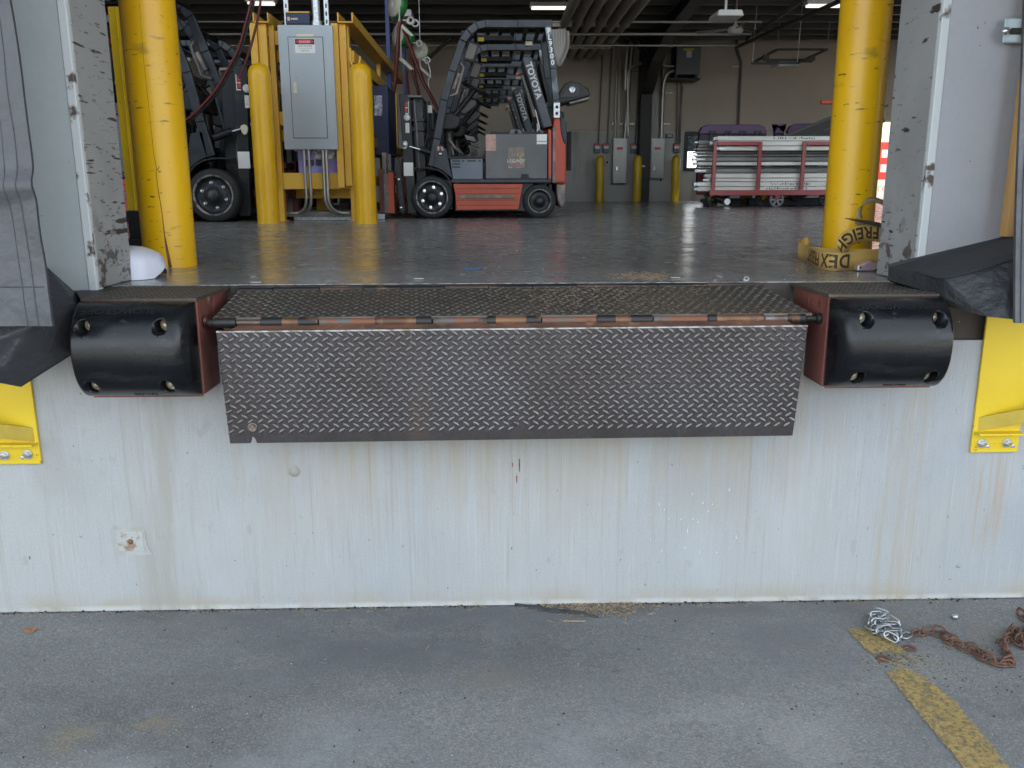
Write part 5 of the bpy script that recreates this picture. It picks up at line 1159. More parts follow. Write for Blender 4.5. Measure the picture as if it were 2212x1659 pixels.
# windows
for lab, (x0, x1, z0, z1) in (('dark framed window in the back wall with bright lower half', holes[0]), ('narrow dark window just right of the near forklift', holes[1])):
    root = thing('wall_window', lab, 'window', ((x0+x1)/2, YW, z0)); mb = MB(); f = .06
    mb.box(x0-.02, x0+f, YB-.04, YW+.1, z0-.02, z1+.02); mb.box(x1-f, x1+.02, YB-.04, YW+.1, z0-.02, z1+.02); mb.box(x0+f, x1-f, YB-.04, YW+.1, z0-.02, z0+f); mb.box(x0+f, x1-f, YB-.04, YW+.1, z1-f, z1+.02); mb.build('frame', tblack, root)
    zm = z0+(z1-z0)*(.50 if x0 > 3 else .02); mb = MB(); mb.box(x0+f, x1-f, YW+.04, YW+.06, zm, z1-f); mb.build('dark_blind', dk_pl, root)
    mb = MB(); mb.box(x0+f, x1-f, YW+.02, YW+.026, z0+f, z1-f); mb.build('pane', glass, root)

# ------------------------------------------------------------------ steel frame, roof purlins, pipes, lamps
cl = thing('steel_column', 'dark steel portal column on the back wall carrying the roof rafter', 'column', r4(575, 1385, YB-.3))
a = r4(583, 1385, YB-.32); xc = r4(572, 1385, YB-.32).x; hwid = .13
mb = MB(); mb.box(xc-hwid, xc+hwid, YB-.42, YB-.40, ZF, 4.9); mb.box(xc-hwid, xc+hwid, YB-.06, YB-.03, ZF, 4.9); mb.box(xc-.012, xc+.012, YB-.40, YB-.06, ZF, 4.9); mb.build('column_shaft', beam_m, cl)
mb = MB(); fbox(mb, 563, 1143, 588, 1154, YB-.426, .003); mb.build('label_strip', lampw, cl)
rf = thing('roof_rafter', 'deep dark haunched rafter running from the column up under the roof', 'rafter', (xc, 12, 5))
mb = MB()
R_ = [(YB-.05, 3.55), (YB-.6, 3.75), (YB-1.6, 4.25), (YB-3.2, 4.62), (10, 5.0), (2, 5.3)]
for (y0, z0), (y1, z1) in zip(R_[:-1], R_[1:]):
    t0, t1 = roof_z(y0)-.25, roof_z(y1)-.25
    mb.hexa([(xc-hwid, y0, z0), (xc+hwid, y0, z0), (xc+hwid, y1, z1), (xc-hwid, y1, z1), (xc-hwid, y0, z0+.02), (xc+hwid, y0, z0+.02), (xc+hwid, y1, z1+.02), (xc-hwid, y1, z1+.02)])
    mb.hexa([(xc-.012, y0, z0+.02), (xc+.012, y0, z0+.02), (xc+.012, y1, z1+.02), (xc-.012, y1, z1+.02), (xc-.012, y0, t0), (xc+.012, y0, t0), (xc+.012, y1, t1), (xc-.012, y1, t1)])
    mb.hexa([(xc-hwid, y0, t0), (xc+hwid, y0, t0), (xc+hwid, y1, t1), (xc-hwid, y1, t1), (xc-hwid, y0, t0+.02), (xc+hwid, y0, t0+.02), (xc+hwid, y1, t1+.02), (xc-hwid, y1, t1+.02)])
mb.build('rafter_web', beam_m, rf)
for i, y in enumerate([17.5, 16.9, 16.3, 15.6, 14.9, 14.1, 13.2, 12.2]):
    mb = MB(); z = roof_z(y)-.24; mb.box(-13.8, 13.8, y, y+.012, z, z+.22); mb.box(-13.8, 13.8, y-.07, y, z, z+.012); mb.box(-13.8, 13.8, y+.012, y+.08, z+.21, z+.225)
    tag(mb.build('roof_purlin', purlin_m), ['purlin nearest the back wall', 'second purlin counted from the back wall', 'third purlin counted from the back wall', 'fourth purlin counted from the back wall', 'fifth purlin counted from the back wall', 'sixth purlin counted from the back wall', 'seventh purlin counted from the back wall', 'eighth purlin counted from the back wall'][i]+', dark steel under the roof', 'purlin', 'steel purlins under the roof')
mb = MB(); a = r4(0, 250, YB-.02); mb.box(-13.8, 13.8, YB-.25, YW-.02, r4(0, 248, YB-.25).z, 5.04); tag(mb.build('eave_girt', beam_m), 'dark steel girt along the top of the back wall', 'girt')
for lab, (z, y, r) in (('thin bright conduit strung under the roof, upper of three', (4.62, 14.2, .022)), ('thin bright conduit strung under the roof, middle of three', (4.5, 14.8, .03)), ('thin bright conduit strung under the roof, lower of three', (4.38, 15.4, .02))):
    mb = MB(); mb.cyl((-9, y, z), (5.2, y, z+.02), r, 8); tag(mb.build('ceiling_conduit', conduit), lab, 'conduit', 'conduits strung under the roof')
ps = thing('pipe_rack', 'six thick lagged pipes sloping down to the back wall on two bars', 'pipe rack', (2.2, YB-1, 4.4))
def r7(X, Y, d): return PYv(852.5+.3177*X, .3177*Y, d)
for k, (Xb, Yb, Xt) in enumerate(((1060, 380, 1230), (1125, 390, 1320), (1190, 395, 1405), (1250, 400, 1505), (1310, 400, 1600), (1370, 400, 1700))):
    pts = [r7(Xb, Yb, YB-.15), r7(Xb+10, Yb-25, YB-.3), r7(Xb+(Xt-Xb)*.45, Yb*.53, 15.0), r7(Xt, -10, 11.2), r7(Xt+200, -300, 7.5)]
    mb = MB(); mb.tube(smooth_path(pts, 6), .085, 10); mb.build('pipe', pipe_m, ps)
for (X0, X1, Y, d) in ((1070, 1595, 170, 14.2), (1160, 1470, 321, 16.6)):
    a = r7(X0, Y, d); b = r7(X1, Y, d); mb = MB(); mb.box(a.x, b.x, d-.03, d+.03, a.z-.03, a.z+.03); mb.build('support_bar', lampw, ps)
hs = thing('hose_coil', 'bundle of looped grey hoses hanging right of the forklift pillar', 'hose coil', r3(1290, 300, 9))
for k in range(5):
    X = 1245+k*18; mb = MB(); mb.tube(smooth_path([r3(X, 205, 9.2+.02*k), r3(X+2, 300, 9.2), r3(1270+k*2, 430, 9.2), r3(1282+k*3, 440, 9.25), r3(X+22, 330, 9.3), r3(X+26, 215, 9.3)], 5), .028, 7); mb.build('hose', M('hose_grey', (.30, .27, .24), .6), hs)
def strip_lamp(lab, u0, u1, v, d, lit=True):
    a = PYv(u0, v, d); b = PYv(u1, v, d); root = thing('strip_light', lab, 'ceiling light', ((a.x+b.x)/2, d, a.z), 'fluorescent strip lights under the roof')
    mb = MB(); mb.box(a.x-.03, b.x+.03, d-.1, d+.1, a.z+.02, a.z+.09); mb.build('housing', lampw, root, .004)
    for dy in (-.05, .05): mb = MB(); mb.cyl((a.x, d+dy, a.z), (b.x, d+dy, a.z), .02, 8); mb.build('tube', fluor if lit else lampw, root)
    mb = MB()
    for x in (a.x+.1, b.x-.1): mb.cyl((x, d, a.z+.09), (x, d, roof_z(d)-.02), .006, 5)
    mb.build('hanger', conduit, root)
strip_lamp('lit fluorescent strip light high above the near forklift', 1148, 1230, 17.5, 14)
strip_lamp('lit fluorescent strip light at the top left above the electrical panel', 537, 592, 8, 12)
strip_lamp('lit fluorescent strip light beside the right tall bollard under the roof', 1743, 1835, 13, 13)
hb = thing('high_bay_heater', 'white box shaped fixture hanging under the roof right of the rafter', 'fixture', PYv(1575, 35, 11))
a = PYv(1549, 41, 10.5); b = PYv(1608, 23, 10.5); mb = MB()
mb.hexa([(a.x, 10.5, a.z+.05), (b.x, 10.5, a.z+.05), (b.x, 11.1, a.z+.05), (a.x, 11.1, a.z+.05), (a.x+.03, 10.52, b.z+.02), (b.x-.03, 10.52, b.z+.02), (b.x-.03, 11.1, b.z+.02), (a.x+.03, 11.1, b.z+.02)]); mb.build('housing', lampw, hb, .008)
mb = MB(); mb.cyl(((a.x+b.x)/2, 10.8, b.z+.02), ((a.x+b.x)/2, 10.8, roof_z(10.8)), .02, 8); mb.build('hanger', lampw, hb)
hb2 = thing('hanging_fixture', 'white box fixture hung at left behind the blue post', 'fixture', PYv(865, 30, 12))
a = PYv(840, 35, 11.5); b = PYv(888, 20, 11.5); mb = MB(); mb.box(a.x, b.x, 11.5, 12.2, a.z, b.z); mb.build('housing', lampw, hb2, .01)
fn_ = thing('ceiling_fan', 'white ceiling fan with long blades hanging below the purlins', 'fan', r4(1212, 205, 14))
c = r4(1212, 205, 14); mb = MB(); mb.lathe((c.x, 14, c.z-.09), (0, 0, 1), [(0, 0), (.1, .01), (.15, .06), (.13, .13), (.05, .16), (.02, .2), (.02, roof_z(14)-c.z)], 16); mb.build('motor', lampw, fn_)
for k in range(3):
    t = .5+k*2.094; d = Vector((math.cos(t), math.sin(t), 0)); q = Vector((-d.y, d.x, .25)).normalized()
    p = Vector((c.x, 14, c.z)); mb = MB(); mb.slab([p+d*.12-q*.03, p+d*.75-q*.06, p+d*.75+q*.06, p+d*.12+q*.03], (0, 0, .012)); mb.build('blade', M('fan_blade', (.22, .17, .13), .5), fn_)
hg = thing('suspended_light', 'suspended light frame with a white lamp hanging before the tan wall', 'hanging light', r4(1590, 400, 15.5))
mb = MB(); P4 = [r4(1330, 437, 14.2), r4(1640, 437, 14.2), r4(1845, 342, 15.8), r4(1500, 342, 15.8)]
for i in range(4): mb.bar(P4[i], P4[(i+1) % 4], .05, .04)
mb.bar(r4(1425, 420, 14.8), r4(1745, 420, 14.8), .06, .07); mb.bar(r4(1425, 375, 14.8), r4(1425, 420, 14.8), .12, .05); mb.bar(r4(1745, 390, 14.8), r4(1745, 420, 14.8), .1, .05); mb.build('frame_bars', beam_m, hg)
mb = MB(); a = r4(1510, 455, 14.5); b = r4(1655, 426, 14.5); mb.box(a.x, b.x, 14.5, 14.95, a.z, b.z); mb.build('lamp_body', lampw, hg, .01)
mb = MB()
for p in P4: mb.cyl(p, (p.x+.03, p.y, roof_z(p.y)-.02), .008, 5)
mb.build('hanger_wire', conduit, hg)
for lab, A_, B_ in (('dark diagonal brace rod left of the forklift guard', r3(385, 400, 15), r3(560, 240, 15)), ('dark diagonal brace from roof to column', r4(470, 245, 16.5), r4(620, 405, 17.2)), ('black sprinkler pipe slanting down from the upper right', PYv(1830, -5, 9), r4(1225, 325, 15.5)), ('second black sprinkler pipe slanting beside the first', PYv(1740, -5, 9), r4(1290, 275, 16))):
    mb = MB(); mb.cyl(A_, B_, .035, 8); tag(mb.build('brace_rod', beam_m), lab, 'brace')

# ------------------------------------------------------------------ cable balancers, posts and hanging cables at the chargers
def r8(X, Y, d): return PYv(720+.14584*X, .14584*Y, d)
for lab, X, w_, y in (('tall blue steel post behind the charger rack, thickest', 795, 60, 10.2), ('thin blue steel post under the green reels', 1025, 44, 12.2), ('short blue post end showing above the yellow rack', 122, 55, 8.8)):
    a = r8(X-w_/2, 200, y); b = r8(X+w_/2, 200, y); mb = MB(); mb.box(a.x, b.x, y, y+.1, ZF, 4.9 if X != 122 else 3.75)
    o = mb.build('blue_post', blue, bevel=.004); tag(o, lab, 'post')
for lab, X, Y, y, rr_ in (('green and cream cable balancer reel highest by the blue post', 925, 70, 10.0, .17), ('green and cream cable balancer reel behind the red cable', 975, 520, 11.5, .17), ('green and cream cable balancer reel below the grey tag', 1070, 570, 12.3, .15), ('cream cable balancer reel turned to the viewer', 1287, 752, 11.8, .14)):
    c = r8(X, Y, y); root = thing('cable_balancer', lab, 'cable balancer', c, 'cable balancers above the chargers'); ax = Vector((-.75, -.6, .1)) if X != 1287 else Vector((-.15, -1, 0))
    mb = MB(); mb.lathe(c, ax, [(0, -.09), (rr_*1.0, -.09), (rr_*1.05, -.02), (rr_, .02), (rr_*.9, .025)], 20); mb.build('reel_body', green, root)
    mb = MB(); mb.lathe(c, ax, [(rr_*.98, .018), (rr_*.96, .035), (rr_*.3, .04), (.022, .04), (.02, .03), (0, .03)], 20); mb.build('reel_face', reelw, root)
    mb = MB(); mb.cyl(c+Vector((0, 0, rr_*.9)), (c.x, c.y, roof_z(c.y)-.02), .008, 5); mb.build('hanger', galv, root)
for lab, pts, y in (('long red cable falling straight beside the yellow rack', [(1000, 320), (965, 420), (945, 750), (915, 1150), (870, 1500), (835, 1700), (800, 2300)], 9.0), ('long red cable slanting down to the forklift mast', [(1005, 340), (1060, 500), (1180, 820), (1330, 1220), (1430, 1400), (1550, 1650)], 9.6),
                    ('dark red cable pair hanging under the cream tag', [(1060, 1030), (1085, 1200), (1110, 1500), (1100, 1900)], 11.0), ('dark red cable hanging in a curve between the tags', [(1120, 860), (1170, 950), (1200, 1150), (1260, 1400), (1300, 1800)], 11.2), ('thin pale cable looping beside the forklift guard', [(1395, 900), (1440, 1090), (1405, 1200), (1440, 1400), (1500, 1500)], 10.4)):
    mb = MB(); col = cable_r if 'pale' not in lab else conduit
    for k in range(2 if 'pale' not in lab else 1): mb.tube(smooth_path([r8(X+k*14, Y, y+.05*k) for X, Y in pts], 5), .02 if 'pale' not in lab else .012, 7)
    tag(mb.build('hanging_cable', col), lab, 'cable', 'hanging charger cables')
for lab, pts, y in (('dark red cable sagging across the left forklift, nearer the bollard', [(2075, -20), (2060, 60), (1990, 340), (1890, 680), (1740, 970), (1560, 1270), (1250, 1600), (1080, 1690)], 5.9), ('red cable hanging straight left of the short bollard', [(2200, -20), (2190, 100), (2130, 400), (2030, 760), (1935, 1020), (1900, 1080)], 6.1)):
    def rL(X, Y): return PYv(218.9+.15625*X, .15625*Y, y)
    mb = MB(); mb.tube(smooth_path([rL(X, Y) for X, Y in pts], 6), .013, 7)
    if 'sagging' in lab: mb.m = 1; mb.tube(smooth_path([rL(X+22, Y+10)+Vector((0, .03, -.005)) for X, Y in pts], 6), .013, 7)
    tag(mb.build('hanging_cable', [cable_r, cable_k]), lab, 'cable', 'hanging charger cables')
for lab, X, Y, w_, h_, y in (('cream cable tag under the green reels', 1050, 440, 70, 190, 9.5), ('cream cable tag with a slot on chain', 1065, 950, 70, 170, 11.0), ('cream cable tag lowest right by the guard', 1345, 1070, 55, 160, 11.4)):
    c = r8(X, Y, y); a = r8(X-w_/2, Y+h_/2, y); b = r8(X+w_/2, Y-h_/2, y); mb = MB(); t = .12; mb.slab([(a.x+t, y, a.z), (b.x+t*.8, y, a.z+.01), (b.x-t*.6, y, b.z), (a.x-t*.6, y, b.z)], (0, .02, 0)); mb.cyl((c.x-t*.5, y+.01, b.z), (c.x-t*.5, y+.01, b.z+.25), .012, 6)
    tag(mb.build('cable_tag', reelw), lab, 'tag', 'cable tags hanging at the chargers')
for lab, X, Y, L_, y in (('pale eye bolt rod sticking out beside the top reel, upper', 1030, 300, 130, 9.8), ('pale eye bolt rod sticking out beside the top reel, lower', 1080, 335, 150, 10.1), ('pale eye bolt rod sticking out above the turned reel', 1175, 635, 110, 11.6), ('pale eye bolt rod sticking out above the lowest tag', 1310, 885, 90, 11.4)):
    a = r8(X, Y, y); b = r8(X+L_*.75, Y+5, y); c = r8(X+L_*.88, Y+8, y); mb = MB(); mb.cyl(a, b, .012, 6)
    mb.tube([c+Vector((math.cos(t)*.045, 0, math.sin(t)*.045)) for t in [2*math.pi*k/12 for k in range(13)]], .012, 6); tag(mb.build('eye_rod', lampw), lab, 'rod', 'eye rods above the chargers')

# ------------------------------------------------------------------ cart of aluminium bars
def c5(X, Y, d): return PYv(1468.9+.16927*X, 230.4+.16927*Y, d)
YC = 12.0
ct = thing('bar_cart', 'red steel cart on casters with tubular side frames', 'cart', c5(1100, 1290, YC+.4))
xl, xr_c = c5(415, 800, YC).x, PYv(1858, 350, YC).x
zt_c, zb_c = c5(500, 445, YC).z, c5(500, 1100, YC).z; t = .062
x2, x3 = c5(990, 800, YC).x, c5(1550, 800, YC).x
def rbar(mb, a, b): mb.bar(a, b, t, t)
for y in (YC, YC+.95):
    mb = MB(); mb.box(xl-.03, xr_c, y, y+t, zb_c-.045, zb_c+.045); mb.build('base_rail', cred, ct, .006)
    for x, x_ in ((xl, x2), (x3, xr_c-t)):
        mb = MB(); mb.box(x, x+t, y+.001, y+t-.001, zb_c+.051, zt_c); mb.box(x_-.0, x_+t, y+.001, y+t-.001, zb_c+.051, zt_c); mb.box(x+t+.001, x_-.001, y, y+t, zt_c-t, zt_c); mb.build('side_frame', cred, ct, .006)
mb = MB()
for x in (xl, x2, x3, xr_c-t): mb.box(x, x+t, YC+t+.002, YC+.948, zb_c-.04, zb_c+.04)
mb.build('cross_rail', cred, ct)
for X, y, kind in ((355, YC+.2, 0), (1050, YC+.35, 1), (1230, YC+.05, 2), (1860, YC+.2, 1)):
    z_r = .125; c = Vector((c5(X, 1200, y).x, y, ZF+z_r)); mb = MB()
    n_ = 20; mb.lathe(c, (0, -1, 0) if kind else (1, -.25, 0), [(z_r*.8, .02), (z_r*.97, .025), (z_r, .01), (z_r, -.03), (z_r*.8, -.03), (z_r*.8, .02)], 24)
    w_ = mb.build('caster', dk_pl if kind != 2 else M('grey_tyre', (.24, .245, .26), .5), ct)
    mb = MB(); mb.cyl(c+Vector((0, .03, 0)), c-Vector((0, .03, 0)), .03, 10)
    for k in range(6): q = 2*math.pi*k/6; mb.bar(c, c+Vector((math.cos(q), 0, math.sin(q)))*z_r*.84, .028, .03, up=(0, 1, 0))
    mb.build('hub', M('caster_hub', (.30, .31, .33), .5) if kind == 2 else dk_pl, w_)
    mb = MB(); mb.bar(c+Vector((.0, -.05, 0)), (c.x, c.y-.05, zb_c-.05), .05, .012); mb.bar(c+Vector((.0, .06, 0)), (c.x, c.y+.06, zb_c-.05), .05, .012); mb.box(c.x-.05, c.x+.05, c.y-.07, c.y+.09, zb_c-.075, zb_c-.052); mb.build('fork', cred if kind == 2 else byel2, ct)
# bars: rows (top,bottom in c5 px), left end px, material, depth offset
rows = [(375, 437, 485, alu, .12), (438, 500, 458, alu, .12), (501, 562, 515, alu, .11), (568, 605, 235, alud, .3), (606, 640, 260, alud, .3), (645, 700, 232, alud, .28), (705, 752, 240, alu, .2), (760, 790, 300, alud, .4), (790, 848, 240, alud, .16), (852, 912, 360, alu, .13), (914, 958, 340, alu, .12), (960, 1020, 235, alu, .13), (1022, 1080, 232, alu, .12)]
nth = ['top', 'second', 'third', 'fourth', 'fifth', 'sixth', 'seventh', 'eighth', 'ninth', 'tenth', 'eleventh', 'twelfth', 'bottom']
for i, (y0, y1, xe, m_, dy) in enumerate(rows):
    a = c5(xe, y1, YC+dy); b = c5(xe, y0, YC+dy); h = b.z-a.z
    mb = MB(); z0 = a.z+.003; z1 = b.z-.003; xR = xr_c-.02+random.uniform(-.12, .05); tw = .02
    mb.box(a.x, xR, YC+dy, YC+dy+.16, z0, z1)
    mb.box(a.x+.02, xR-.02, YC+dy-.005, YC+dy-.0005, z0+h*.08, z0+h*.2); mb.box(a.x+.02, xR-.02, YC+dy-.005, YC+dy-.0005, z1-h*.2, z1-h*.08)
    root = mb.build('load_bar', m_, origin=(a.x, YC+dy, z0), bevel=.005); tag(root, ('bright' if m_ is alu else 'dull dark')+' aluminium load bar, '+nth[i]+' of thirteen stacked in the red cart', 'load bar', 'aluminium bars stacked in the red cart')
    mb = MB(); mb.box(a.x-.05-random.uniform(0, .06), a.x-.001, YC+dy+.02, YC+dy+.14, z0+h*.15, z1-h*.15); mb.box(a.x-.03, a.x+.12, YC+dy-.012, YC+dy-.006, z0+h*.3, z1-h*.3); mb.build('end_fitting', galv if i % 3 else white, root)
    if i in (0, 11, 12):
        mb = MB(); c = c5(1220 if i != 12 else 1160, 0, YC+dy).x
        for k in range(26): w_ = random.uniform(.006, .03); xx = c+k*.028; mb.box(xx, xx+w_*.6, YC+dy-.0062, YC+dy-.0052, z0+h*random.uniform(.25, .4), z0+h*random.uniform(.5, .8))
        mb.build('smudged_stamp', blackp, root)
# rear stack of dull bars
rr_ = [(430, 480), (485, 515), (520, 560), (565, 600), (610, 650), (655, 690), (700, 735)]
for i, (y0, y1) in enumerate(rr_):
    a = c5(225+random.uniform(-12, 12), y1, YC+.45); b = c5(0, y0, YC+.45); mb = MB(); mb.box(a.x, xr_c-.1, YC+.45, YC+.62, a.z+.003, b.z-.003); mb.m = 1; mb.box(a.x-.06, a.x, YC+.48, YC+.58, a.z+.02, b.z-.02)
    o = mb.build('load_bar', [alud, galv], bevel=.004); tag(o, 'dull dark load bar, '+nth[i]+' in the rear stack poking out behind the red cart', 'load bar', 'dull bars stacked at the rear of the cart')
# purple and black plastic panels behind
for lab, X0, X1, Y0, Y1, d in (('large purple and black plastic panel leaning behind the bar cart', 215, 1115, 228, 1090, 13.4), ('second purple plastic panel half hidden right of the large one', 1168, 1340, 225, 1090, 13.8), ('third purple plastic panel under the dark ramp', 1325, 1800, 215, 1090, 13.6)):
    a = c5(X0, Y1, d); b = c5(X1, Y0, d); root = thing('plastic_sheet', lab, 'plastic panel', ((a.x+b.x)/2, d, a.z), 'purple plastic panels behind the cart'); r = .15
    zm = b.z-.17
    mb = MB(); mb.prism([(a.x, zm), (b.x, zm), (b.x, b.z-.13), (b.x-.05, b.z-.04), (b.x-r, b.z), (a.x+r, b.z), (a.x+.05, b.z-.04), (a.x, b.z-.13)], d, d+.14); mb.build('upper_rim', purple, root, .015)
    mb = MB(); mb.box(a.x, b.x, d+.004, d+.14, a.z, zm-.002); mb.build('lower_body', dk_pl, root, .01)
    mb = MB(); n = int((b.x-a.x)/.28)
    for k in range(n): x = a.x+.2+k*.28; mb.path([(x, b.z-.85), (x, b.z-.12), (x+.1, b.z-.12), (x+.1, b.z-.85)], .03, d-.035, d-.001)
    mb.build('ribs', dk_pl, root)
    mb = MB(); 
    for x in (a.x+.3, b.x-.3): mb.box(x-.1, x+.1, d, d+.14, ZF, a.z-.002)
    mb.build('foot', byel2, root)
rp = thing('yard_ramp', 'dark slotted ramp slanting up to the right behind the cart', 'ramp', c5(1700, 300, 13))
a = c5(1330, 385, 12.9); b = c5(1990, 125, 12.9); b2 = c5(1990, 330, 12.9); a2 = c5(1330, 410, 12.9)
d_ = Vector((b.x-a.x, 0, b.z-a.z)); e_ = a+d_*1.12
mb = MB(); mb.prism([(a.x, a.z), (e_.x, e_.z), (e_.x, e_.z-.75), (a2.x, a2.z)], 12.95, 13.2); mb.build('ramp_body', dk_pl, rp, .01)
mb = MB(); mb.bar((a.x, 12.93, a.z+.01), (e_.x, 12.93, e_.z+.01), .06, .05)
dn = d_.normalized(); pn = Vector((dn.z, 0, -dn.x))
for k in range(4): p = a+dn*(.25+k*.45)+pn*.16; mb.bar((p.x, 12.935, p.z), (p.x+dn.x*.33, 12.935, p.z+dn.z*.33), .02, .03)
for k in range(3): p = a+dn*(.7+k*.45)+pn*.36; mb.bar((p.x, 12.935, p.z), (p.x+dn.x*.2, 12.935, p.z+dn.z*.2), .03, .12)
mb.build('slots', M('ramp_edge', (.06, .055, .05), .5), rp)
dl = thing('floor_dolly', 'slate blue plastic dolly lying under the left end of the cart', 'dolly', c5(560, 1230, 13))
mb = MB(); a = c5(290, 1230, 12.9); b = c5(805, 1170, 12.9); mb.box(a.x, b.x, 12.9, 13.1, a.z+.0, b.z); mb.box(a.x+.25, b.x-.25, 12.88, 13.12, b.z+.002, b.z+.08); mb.build('deck', slateb, dl, .02)
mb = MB(); c = c5(545, 1240, 12.6); mb.cyl((c.x, 12.3, ZF+.09), (c.x, 12.9, ZF+.13), .055, 12); mb.build('roller', chrome, dl)
mb = MB()
for X in (450, 735): c = c5(X, 1210, 12.89); mb.box(c.x-.14, c.x+.14, 12.888, 12.899, c.z-.04, c.z+.04)
mb.build('cutout', blackp, dl)
mb = MB(); mb.box(a.x+.05, a.x+.2, 12.92, 13.08, ZF, a.z-.001); mb.box(b.x-.2, b.x-.05, 12.92, 13.08, ZF, a.z-.001); mb.build('foot', dk_pl, dl)
dl2 = thing('floor_dolly', 'navy blue plastic dolly under the right half of the cart', 'dolly', c5(1200, 1200, 13))
mb = MB(); a = c5(880, 1225, 13.0); b = c5(1950, 1165, 13.0); mb.box(a.x, b.x, 13.0, 13.2, ZF, b.z); mb.build('deck', slateb, dl2, .02)
mb = MB(); mb.prism([tuple(c5(X, Y, 12.95)[k] for k in (0, 2)) for X, Y in ((1395, 1125), (1420, 1195), (1480, 1208), (1640, 1130))], 12.9, 12.98); mb.build('purple_wing', purple, dl2, .01)
ot = thing('crank_handle', 'red tipped crank handle poking out left of the right tall bollard', 'handle', PYv(1785, 221, 9))
a = PYv(1773, 221, 9); b = PYv(1830, 222, 9.02); mb = MB(); mb.cyl(a, a.lerp(b, .55), .03, 10); mb.build('grip', tred, ot)
mb = MB(); mb.cyl(a.lerp(b, .551), b+Vector((.4, 0, 0)), .022, 8); mb.bar(b+Vector((.38, .0, -2.35+.0)), b+Vector((.38, .0, .1)), .06, .06); mb.build('arm', tblack, ot)

# ------------------------------------------------------------------ trailer outside the far opening
tr = thing('box_trailer', 'white box trailer with a red letter panel parked outside the far opening', 'trailer', (11, 20.6, 0))
YTR = 20.4
mb = MB(); mb.box(8.9, 15, YTR, YTR+2.4, .95, 4.2); mb.build('body', trailer_w, tr, .01)
mb = MB()
for x in (10.5, 13.5): mb.cyl((x, YTR+.1, .5), (x, YTR+.4, .5), .5, 20)
mb.build('wheel', tyre, tr)
mb = MB(); mb.box(9.2, 14.8, YTR+.1, YTR+2.3, .75, .949); mb.build('underframe', tblack, tr)
a = PYv(1864, 388, YTR); b = PYv(1947, 307, YTR); x0 = PYv(1874, 350, YTR).x; 
mb = MB(); H_ = b.z-a.z; w_ = .55*H_*.9
xe0 = PYv(1903, 350, YTR).x-.32; mb.box(xe0, xe0+.32, YTR-.004, YTR-.0005, a.z, b.z)
for f0, f1 in ((0, .2), (.41, .59), (.8, 1)): mb.box(xe0+.321, xe0+.78, YTR-.004, YTR-.0005, a.z+H_*f0, a.z+H_*f1)
mb.build('red_letter', red_sign, tr)
mb = MB(); p = PYv(1883, 413, YTR); mb.text('Freight', (p.x, YTR-.002, p.z), (1, 0, 0), (0, 0, 1), .3, 0); mb.build('small_lettering', goldp, tr)

# ------------------------------------------------------------------ yard details: line, chains, debris
def gz(u, v): x, y = PZ(u, v, 0); return Vector((x, y, 0))
def yardpx(X, Y): return gz((3000+X*.44)/1.736, (2150+Y*.44)/1.736)
mb = MB(); Z4 = Vector((0, 0, .004))
L_ = [yardpx(400, 478), yardpx(590, 690), yardpx(760, 880), yardpx(1050, 1250), yardpx(1380, 1640), yardpx(1560, 1900)]; R__ = [yardpx(700, 478), yardpx(900, 690), yardpx(1050, 880), yardpx(1330, 1110), yardpx(1640, 1480), yardpx(1930, 1850)]
def lp2(a, b):
    k = a*(len(L_)-1); i = min(int(k), len(L_)-2); f = k-i
    l = L_[i].lerp(L_[i+1], f); r = R__[i].lerp(R__[i+1], f); wob = .012*math.sin(a*61)+.012*math.sin(a*143+1)+.015*math.sin(a*290)
    if b < .01: return l.lerp(r, wob)+Z4
    if b > .99: return l.lerp(r, 1-wob*.8)+Z4
    return l.lerp(r, b)+Z4
g1 = 1/(len(L_)-1)
mb.grid(lambda a, b: lp2(a*g1*(.96+.05*math.sin(b*9)), b), 30, 6, False)
st0 = [.18, .1, .0, -.1, -.05, .16, .3]
mb.grid(lambda a, b: lp2(g1*(1.72+st0[round(b*6)])*(1-a)+a, b), 120, 6, False); o = mb.build('painted_line', line_y); struct(o)
mb = MB()
def link(mb, c, t, nrm, L2=.025, W2=.0135, r=.0037):
    t = t.normalized(); s_ = nrm.cross(t).normalized(); V = []; N = 12; K = 6; up = t.cross(s_)
    for i in range(N):
        a = 2*math.pi*i/N; ca, sa = math.cos(a), math.sin(a); off = (L2-W2)*(1 if ca > 0 else -1)
        p = c+t*(W2*ca+off)+s_*W2*sa; o_ = (t*ca+s_*sa)
        for k in range(K): b = 2*math.pi*k/K; V.append(p+(o_*math.cos(b)+up*math.sin(b))*r)
    mb.add(V, [(i*K+k, i*K+(k+1) % K, ((i+1) % N)*K+(k+1) % K, ((i+1) % N)*K+k) for i in range(N) for k in range(K)], True)
def chain(mb, pts, step=.036, lift=.006, zj=.004, **kw):
    C = smooth_path(pts, 8); acc = 0; k = 0
    for i in range(1, len(C)):
        acc += (C[i]-C[i-1]).length
        if acc >= step:
            acc = 0; t = C[i]-C[i-1]; roll = (.35 if k % 2 else 1.35)+random.uniform(-.3, .3); sd_ = t.cross(Vector((0, 0, 1))).normalized(); t = t+Vector((0, 0, random.uniform(-.1, .1)*t.length))
            nrm = (Vector((0, 0, 1))*math.cos(roll)+sd_*math.sin(roll)); link(mb, C[i]+Vector((0, 0, lift+abs(math.sin(roll))*.009+random.uniform(0, zj))), t, nrm, **kw); k += 1
random.seed(11)
pts = [yardpx(X, Y) for X, Y in ((780, 405), (640, 375), (620, 420), (730, 400), (700, 430), (590, 440), (610, 500), (720, 440), (800, 470), (640, 480), (660, 540), (770, 490), (820, 530), (700, 520), (730, 580), (810, 600), (830, 550), (850, 575), (930, 545))]
for i, p in enumerate(pts): p.z = .004+.012*((i*7) % 5)/4*(1 if i < 15 else 0)
